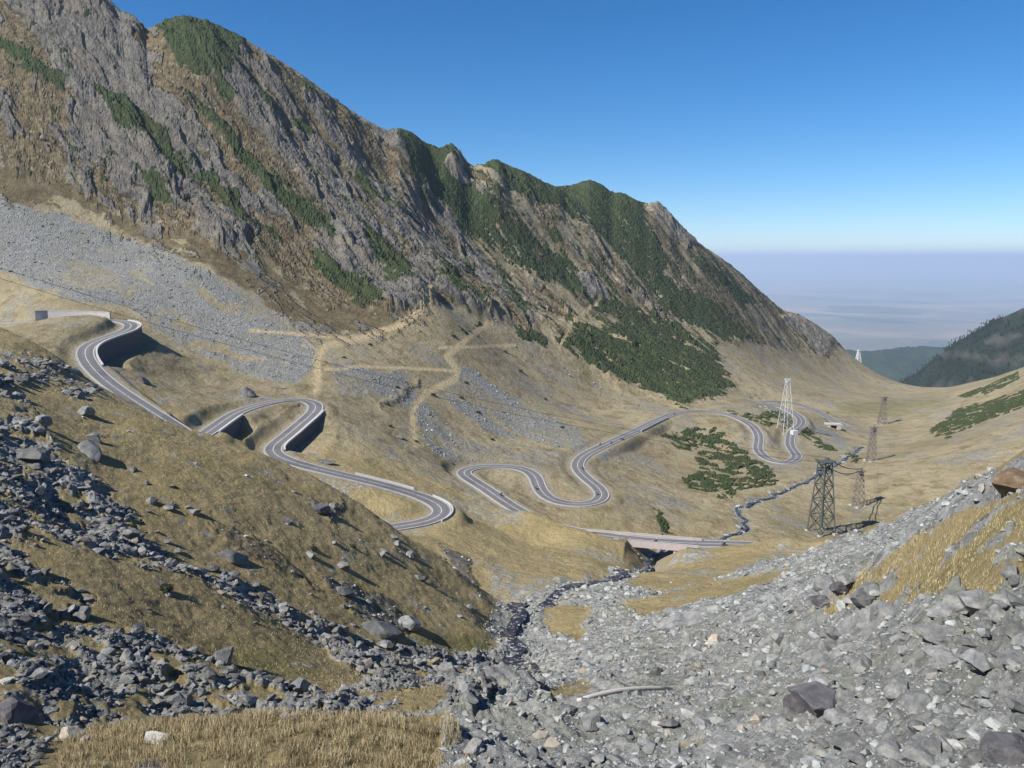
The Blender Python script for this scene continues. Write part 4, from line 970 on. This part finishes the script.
G_near = sstep(.35, .65, .25 * gn(XX / .8, YY / .8, 880) + .3 * gn(XX / .3, YY / .3, 881) + poly_mask([(52,800),(60,745),(100,728),(160,722),(250,716),(400,717),(455,735),(470,800)], 14, (18, 40)))
grass(60000, (30, 490), (700, 800), G_near, .5, (22, 38), 11, 'tall dry straw-coloured grass along the bottom of the view')
grass(38000, (790, 1090), (470, 620), gr_grass, .35, (34, 80), 4.5, 'dry golden grass on the right-hand ridge')
grass(30000, (-20, 520), (330, 700), np.clip(1 - bed - gravel - hill_rock, 0, 1), .5, (48, 185), 3.2, 'short dry grass over the left hillside')

# ------------------------------------------------------------------ shrubs
def shrub_mesh(seed):
    r_ = np.random.default_rng(seed); n = 900; d = r_.normal(0, 1, (n, 3)); d /= np.linalg.norm(d, axis=1)[:, None]; d[:, 2] = np.abs(d[:, 2])
    lob = 1 + .28 * np.sin(d[:, 0] * 4 + seed) * np.cos(d[:, 1] * 5 + seed * 2) ; rad = lob * r_.uniform(.55, 1, n)[:]
    c = d * rad[:, None] * np.array([1, .9, .62]); s_ = r_.uniform(.06, .15, n)
    t1 = r_.normal(0, 1, (n, 3)); t1 /= np.linalg.norm(t1, axis=1)[:, None]; t2 = np.cross(t1, d); t2 /= np.linalg.norm(t2, axis=1)[:, None] + 1e-9
    v = np.stack([c - t1 * s_[:, None], c + t2 * s_[:, None] * .5, c + t1 * s_[:, None], c - t2 * s_[:, None] * .5], 1).reshape(-1, 3)
    return v, (np.arange(n) * 4)[:, None] + np.arange(4)[None]
M_shrub = mat_flat('shrub_leaves', (.035,.050,.020), .8, .6, 3)
sm = []
for k_ in range(3):
    v, f = shrub_mesh(k_ + 1); o = np_mesh('tmp', v, f, M_shrub, False); sm.append(o.data); bpy.data.objects.remove(o)
    m = MB(); [m.tube([(0, 0, -.15), (math.cos(q) * .25, math.sin(q) * .25, .2), (math.cos(q) * .5, math.sin(q) * .5, .38)], [.05, .035, .015], 5) for q in (0.3, 1.6, 2.9, 4.1, 5.3)]
    o = m.build('tmp', M_wood); sm.append(o.data); bpy.data.objects.remove(o)
def shrub(u, v, px, k_, label, group=None, dmin=10):
    p = hit(u, v, dmin); r = px * p.y / F / 2
    e = empty('shrub', p, random.uniform(0, 6), label, 'shrub', group); e.scale = (r, r, r)
    for nm, me in (('foliage', sm[2 * k_]), ('stems', sm[2 * k_ + 1])):
        o = bpy.data.objects.new(nm, me); C.objects.link(o); o.parent = e
shrub(166, 592, 19, 0, 'round dark green shrub on the second grassy hump')
shrub(313, 551, 11, 1, 'small olive shrub on the hillside among stones')
shrub(352, 547, 9, 2, 'low dark shrub in the grass right of the stones')
for j, (u, v) in enumerate([(453,337),(433,395),(466,383),(478,413),(461,398),(397,388),(387,405),(416,442),(430,416),(505,352),(520,372),(545,400),(562,428),(492,440),(390,427),(528,340),(344,358),(370,345),(622,440),(668,368)]):
    shrub(u, v, random.uniform(4, 6.5), j % 3, 'one of many tiny dark shrubs dotting the pale slope', 'tiny shrubs on the pale slope', 300)

# ------------------------------------------------------------------ pylons
def lattice(root, H, wb, wt, nb, leg_w, br_w, mat, head_from=.8):
    cor = lambda z: [Vector((sx * (wb + (wt - wb) * z / H) / 2, sy * (wb + (wt - wb) * z / H) / 2, z)) for sx, sy in ((-1,-1),(1,-1),(1,1),(-1,1))]
    a, b = cor(-.5), cor(H)
    for k in range(4): MB().bar(a[k], b[k], leg_w, leg_w * .8).build('leg', mat, root)
    zs = [H * (1 - (1 - i / nb) ** 1.25) for i in range(nb + 1)]
    m = MB(); h_ = MB()
    for i in range(nb):
        p0, p1 = cor(zs[i]), cor(zs[i + 1])
        for k in range(4):
            k2 = (k + 1) % 4; m.bar(p0[k], p1[k2], br_w); m.bar(p0[k2], p1[k], br_w); m.bar(p1[k], p1[k2], br_w)
    m.build('bracing', mat, root)
pyl = []
def ropeway_pylon(u, v, vtop, d, label, mat, wbpx, wtpx, nb=6, group='ropeway pylons down the valley', rz=.35, leg=.55):
    p = hit(u, v, d * .82); d = p.y; print('pylon', u, round(d)); H = (v - vtop) * d / F * 1.02
    r = empty('lattice_pylon', p, rz, label, 'pylon', group); r_ = d / F
    lattice(r, H, wbpx * r_ * .74, wtpx * r_ * .8, nb, leg, leg * .45, mat)
    wt = wtpx * r_ * .85
    hd = MB(); hd.box((0, 0, H + .2), (wt * 1.25, wt * 1.25, .5)); hd.box((0, 0, H - H * .09), (wt * 1.12, wt * 1.12, .35)); hd.build('head_frame', mat, r)
    for sx in (-1, 1):
        m = MB(); m.box((sx * wt * .62, 0, H + .75), (.5, wt * 1.5, .7)); m.build('rope_saddle', mat, r)
    for sx, sy in ((-1,-1),(1,-1),(1,1),(-1,1)): MB().box((sx * wbpx * r_ * .37, sy * wbpx * r_ * .37, -.2), (1.6, 1.6, 1.6)).build('footing', M_conc, r)
    pyl.append((p, H)); return r
ropeway_pylon(821, 533, 459, 330, 'tall dark lattice pylon standing nearest in the valley', M_steel, 26, 12, 5, leg=.6)
ropeway_pylon(858, 507, 471, 372, 'rusty lattice pylon behind the tall dark one', M_rust, 13, 5.5, 6, leg=.3)
ropeway_pylon(871, 461, 427, 500, 'brownish lattice pylon up the valley on a pale footing', M_rust, 10, 5, 6, leg=.35)
ropeway_pylon(882, 424, 397, 690, 'smallest grey lattice pylon far down the valley', M_rust, 9, 4.5, 6, leg=.4)
# white cable car pylon
p = hit(785, 434, 450); H = 53 * p.y / F
wp = empty('cable_car_pylon', p, .25, 'tall white lattice cable car pylon beside the road loops', 'pylon')
lattice(wp, H, 9.0, 2.2, 7, .27, .07, M_white)
MB().box((0, 0, H + 1.0), (2.6, 2.6, 1.4)).build('head_frame', M_white, wp); MB().box((0, 0, H + 2.2), (4.6, 1.2, .8)).build('rope_saddle', M_white, wp)
MB().box((4.3, -4.3, .8), (4, 4, 4.5)).build('footing', M_white, wp)
p2 = P(858, 362, 1290); p2.z = zf(p2.x, p2.y)
wp2 = empty('cable_car_pylon', p2, .25, 'tiny white pylon on the far spur against the hazy plain', 'pylon')
lattice(wp2, 18, 6.5, 2.4, 5, 1.1, .45, M_white); MB().box((0, 0, 18.8), (4.0, 4.0, 1.8)).build('head_frame', M_white, wp2)

# cables
def cable(p, q, sag, r, label, group=None, n=60, mat=M_dark):
    p, q = Vector(p), Vector(q); pts = [p.lerp(q, i / n) - Vector((0, 0, sag * 4 * (i / n) * (1 - i / n))) for i in range(n + 1)]
    c = pts[n // 2].copy(); o = MB().tube([x - c for x in pts], r, 5).build('cable', mat); o.location = c
    return tag(o, label, 'cable', group)
top = [p + Vector((0, 0, H + 1.0)) for p, H in pyl]
for sx, nm in ((-1.6, 'lower'), (1.6, 'upper')):
    o = Vector((sx, sx, sx * .4))
    cable(P(-120, 235, 215) + o, top[0] + o, 9, .055, f'{nm} long rope crossing the view from upper left to the dark pylon', 'ropes of the goods ropeway')
    cable(top[0] + o, top[1] + o * .6, 3.0 if sx < 0 else 2.0, .22, f'{nm} thick rope sagging between the dark and rusty pylons', 'ropes of the goods ropeway')
    cable(top[1] + o * .6, top[2] + o * .6, 7, .05, f'{nm} rope between the rusty and brownish pylons', 'ropes of the goods ropeway')
    cable(top[2] + o * .6, top[3] + o * .6, 7, .05, f'{nm} rope between the two farthest lattice pylons', 'ropes of the goods ropeway')

# pale curved log on the gravel
lp = [(578,700.5),(590,697),(604,693.5),(618,690.8),(632,689.2),(645,688.4),(658,688.2),(672,688.8)]
hd_ = np.array([hit(u, v).y for u, v in lp]); ld_ = np.linspace(hd_[0], hd_[-1], len(lp)); ld_ *= min(1.0, float((hd_ / ld_).min())) * .996
pts = [P(u, v, d) for (u, v), d in zip(lp, ld_)]; c = pts[3].copy()
lg = MB().tube([q - c for q in pts], [.16, .19, .2, .21, .2, .19, .17, .11], 9).build('log', M_wood, smooth=True); lg.location = c
tag(lg, 'pale bleached curved log lying across the grey gravel', 'log')

# ------------------------------------------------------------------ motorcycles and riders on the road
def tyre_mb(m, c, r, w):
    n = 18
    for i in range(n):
        a0, a1 = 6.28318 * i / n, 6.28318 * (i + 1) / n
        m.bar(Vector(c) + Vector((math.cos(a0) * r, 0, math.sin(a0) * r)), Vector(c) + Vector((math.cos(a1) * r, 0, math.sin(a1) * r)), w)
def make_moto():
    parts = []
    for x in (-.72, .72):
        m = MB(); tyre_mb(m, (x, 0, .31), .27, .13); wl_ = m.build('wheel', M_dark); parts.append(wl_)
    m = MB(); m.tube([(-.75, 0, .72), (-.45, 0, .78), (-.1, 0, .76), (.1, 0, .92), (.4, 0, .95), (.62, 0, .86)], [.07, .15, .14, .2, .19, .08], 8)
    m.tube([(.1, 0, .75), (.2, 0, .45), (0, 0, .32), (-.25, 0, .4), (-.3, 0, .7)], [.12, .19, .18, .17, .12], 8); m.tube([(-.72, .1, .31), (-.2, .1, .42)], .04, 6); m.tube([(-.72, -.1, .31), (-.2, -.1, .42)], .04, 6)
    parts.append(m.build('body', M_moto, smooth=True))
    m = MB(); m.tube([(.72, .09, .31), (.5, .09, .98)], .03, 6); m.tube([(.72, -.09, .31), (.5, -.09, .98)], .03, 6); m.tube([(.42, -.38, 1.02), (.5, -.1, 1.0), (.5, .1, 1.0), (.42, .38, 1.02)], .022, 6); parts.append(m.build('fork', M_steel))
    m = MB(); m.box((.66, 0, .92), (.12, .2, .2)); parts.append(m.build('headlight', M_helm))
    m = MB(); m.tube([(-.7, 0, .78), (-.45, 0, .88), (-.05, 0, .86)], [.1, .14, .12], 8); parts.append(m.build('seat', M_dark, smooth=True))
    return parts
moto_parts = make_moto()
def skin_mesh():
    J = [(-.15,0,.93),(-.12,0,1.15),(-.02,0,1.38),(.03,0,1.5),(.08,0,1.62),(.1,0,1.72), (-.05,.19,1.38),(.12,.3,1.15),(.38,.36,1.06),(-.05,-.19,1.38),(.12,-.3,1.15),(.38,-.36,1.06),
         (-.12,.12,.9),(.22,.2,.78),(-.02,.2,.42),(.1,.2,.38),(-.12,-.12,.9),(.22,-.2,.78),(-.02,-.2,.42),(.1,-.2,.38)]
    E = [(0,1),(1,2),(2,3),(3,4),(4,5),(2,6),(6,7),(7,8),(2,9),(9,10),(10,11),(0,12),(12,13),(13,14),(14,15),(0,16),(16,17),(17,18),(18,19)]
    rad = [.16,.16,.17,.07,.115,.1,.08,.06,.05,.08,.06,.05,.12,.085,.06,.05,.12,.085,.06,.05]
    me = bpy.data.meshes.new('person'); me.from_pydata(J, E, []); o = bpy.data.objects.new('tmp', me); C.objects.link(o)
    sk = o.modifiers.new('s', 'SKIN')
    for i, s_ in enumerate(me.skin_vertices[0].data): s_.radius = (rad[i], rad[i]); s_.use_root = (i == 0)
    ss = o.modifiers.new('b', 'SUBSURF'); ss.levels = 1; ss.render_levels = 1
    dg = bpy.context.evaluated_depsgraph_get(); me2 = bpy.data.meshes.new_from_object(o.evaluated_get(dg)); bpy.data.objects.remove(o)
    me2.materials.clear(); me2.materials.append(M_suit); me2.name = 'person'; return me2
rider_me = skin_mesh()
hb = bmesh.new(); bmesh.ops.create_uvsphere(hb, u_segments=14, v_segments=10, radius=.155)
for v in hb.verts: v.co = Vector((v.co.x * 1.1, v.co.y, v.co.z)) + Vector((.1, 0, 1.68))
helm_me = bpy.data.meshes.new('helmet'); hb.to_mesh(helm_me); hb.free(); helm_me.materials.append(M_helm)
vis_me = bpy.data.meshes.new('visor'); vb = MB().box((.235, 0, 1.68), (.07, .2, .09)); tmp = vb.build('tmp', M_dark); vis_me = tmp.data; bpy.data.objects.remove(tmp)
spots_m = [(RC, (655,541,274), -1, 'crossing the bridge'), (RC, (726,544,271), -1, 'just right of the bridge'), (RC, (495,496,319), 1, 'below the far left bend of the loop road'),
           (RC, (538,489,345), 1, 'in the inner bend of the loop road'), (RC, (597,496,344), -1, 'at the right end of the loop road'), (RC, (577,470,384), 1, 'on the kink above the loop road'),
           (RC, (603,446,434), -1, 'low on the straight climb beside a second one'), (RC, (609,443,441), 1, 'just above another on the straight climb'), (RC, (673,415,548), 1, 'at the top of the straight climb')]
for n_, (pth, pt, sd_, where) in enumerate(spots_m):
    i = idx_at(pth, pt); q = pth[i]; t = pth[min(i+1, len(pth)-1)] - pth[max(i-1, 0)]; t = t / np.linalg.norm(t) * sd_; rz = math.atan2(t[1], t[0]); s0 = -1.9
    loc = Vector((q[0] - math.sin(rz) * s0, q[1] + math.cos(rz) * s0, q[2] + .055))
    e = empty('motorcycle', loc, rz, f'dark motorcycle {where}', 'motorcycle', 'motorcycles on the serpentine road')
    for pr in moto_parts:
        if n_ == 0: o = pr
        else: o = pr.copy(); C.objects.link(o)
        o.parent = e
    rp = bpy.data.objects.new('person', rider_me); C.objects.link(rp); rp.location = loc; rp.rotation_euler = (0, 0, rz)
    tag(rp, f'rider in black on the motorcycle {where}', 'person', 'motorcycle riders')
    for nm, me in (('helmet', helm_me), ('visor', vis_me)):
        o = bpy.data.objects.new(nm, me); C.objects.link(o); o.parent = rp

# ------------------------------------------------------------------ air
hz = bpy.data.materials.new('haze_air'); hz.use_nodes = True; hn = hz.node_tree.nodes; hn.remove(hn['Principled BSDF'])
pvn = hn.new('ShaderNodeVolumePrincipled'); pvn.inputs['Color'].default_value = (.60, .74, .96, 1); pvn.inputs['Density'].default_value = 4.8e-5; pvn.inputs['Anisotropy'].default_value = 0.1
hz.node_tree.links.new(pvn.outputs[0], hn['Material Output'].inputs['Volume'])
zmax = float(Z.max()) + 20; print('top', zmax)
o = MB().box((0, 0, (zmax - 1502) / 2), (184000, 184000, zmax + 1502)).build('haze', hz); tag(o, kind='stuff')
tag(o, 'thin blue haze filling the valley and the far plain', 'haze')

scene.cycles.use_denoising = True
scene.cycles.volume_bounces = 1
scene.cycles.max_bounces = 6
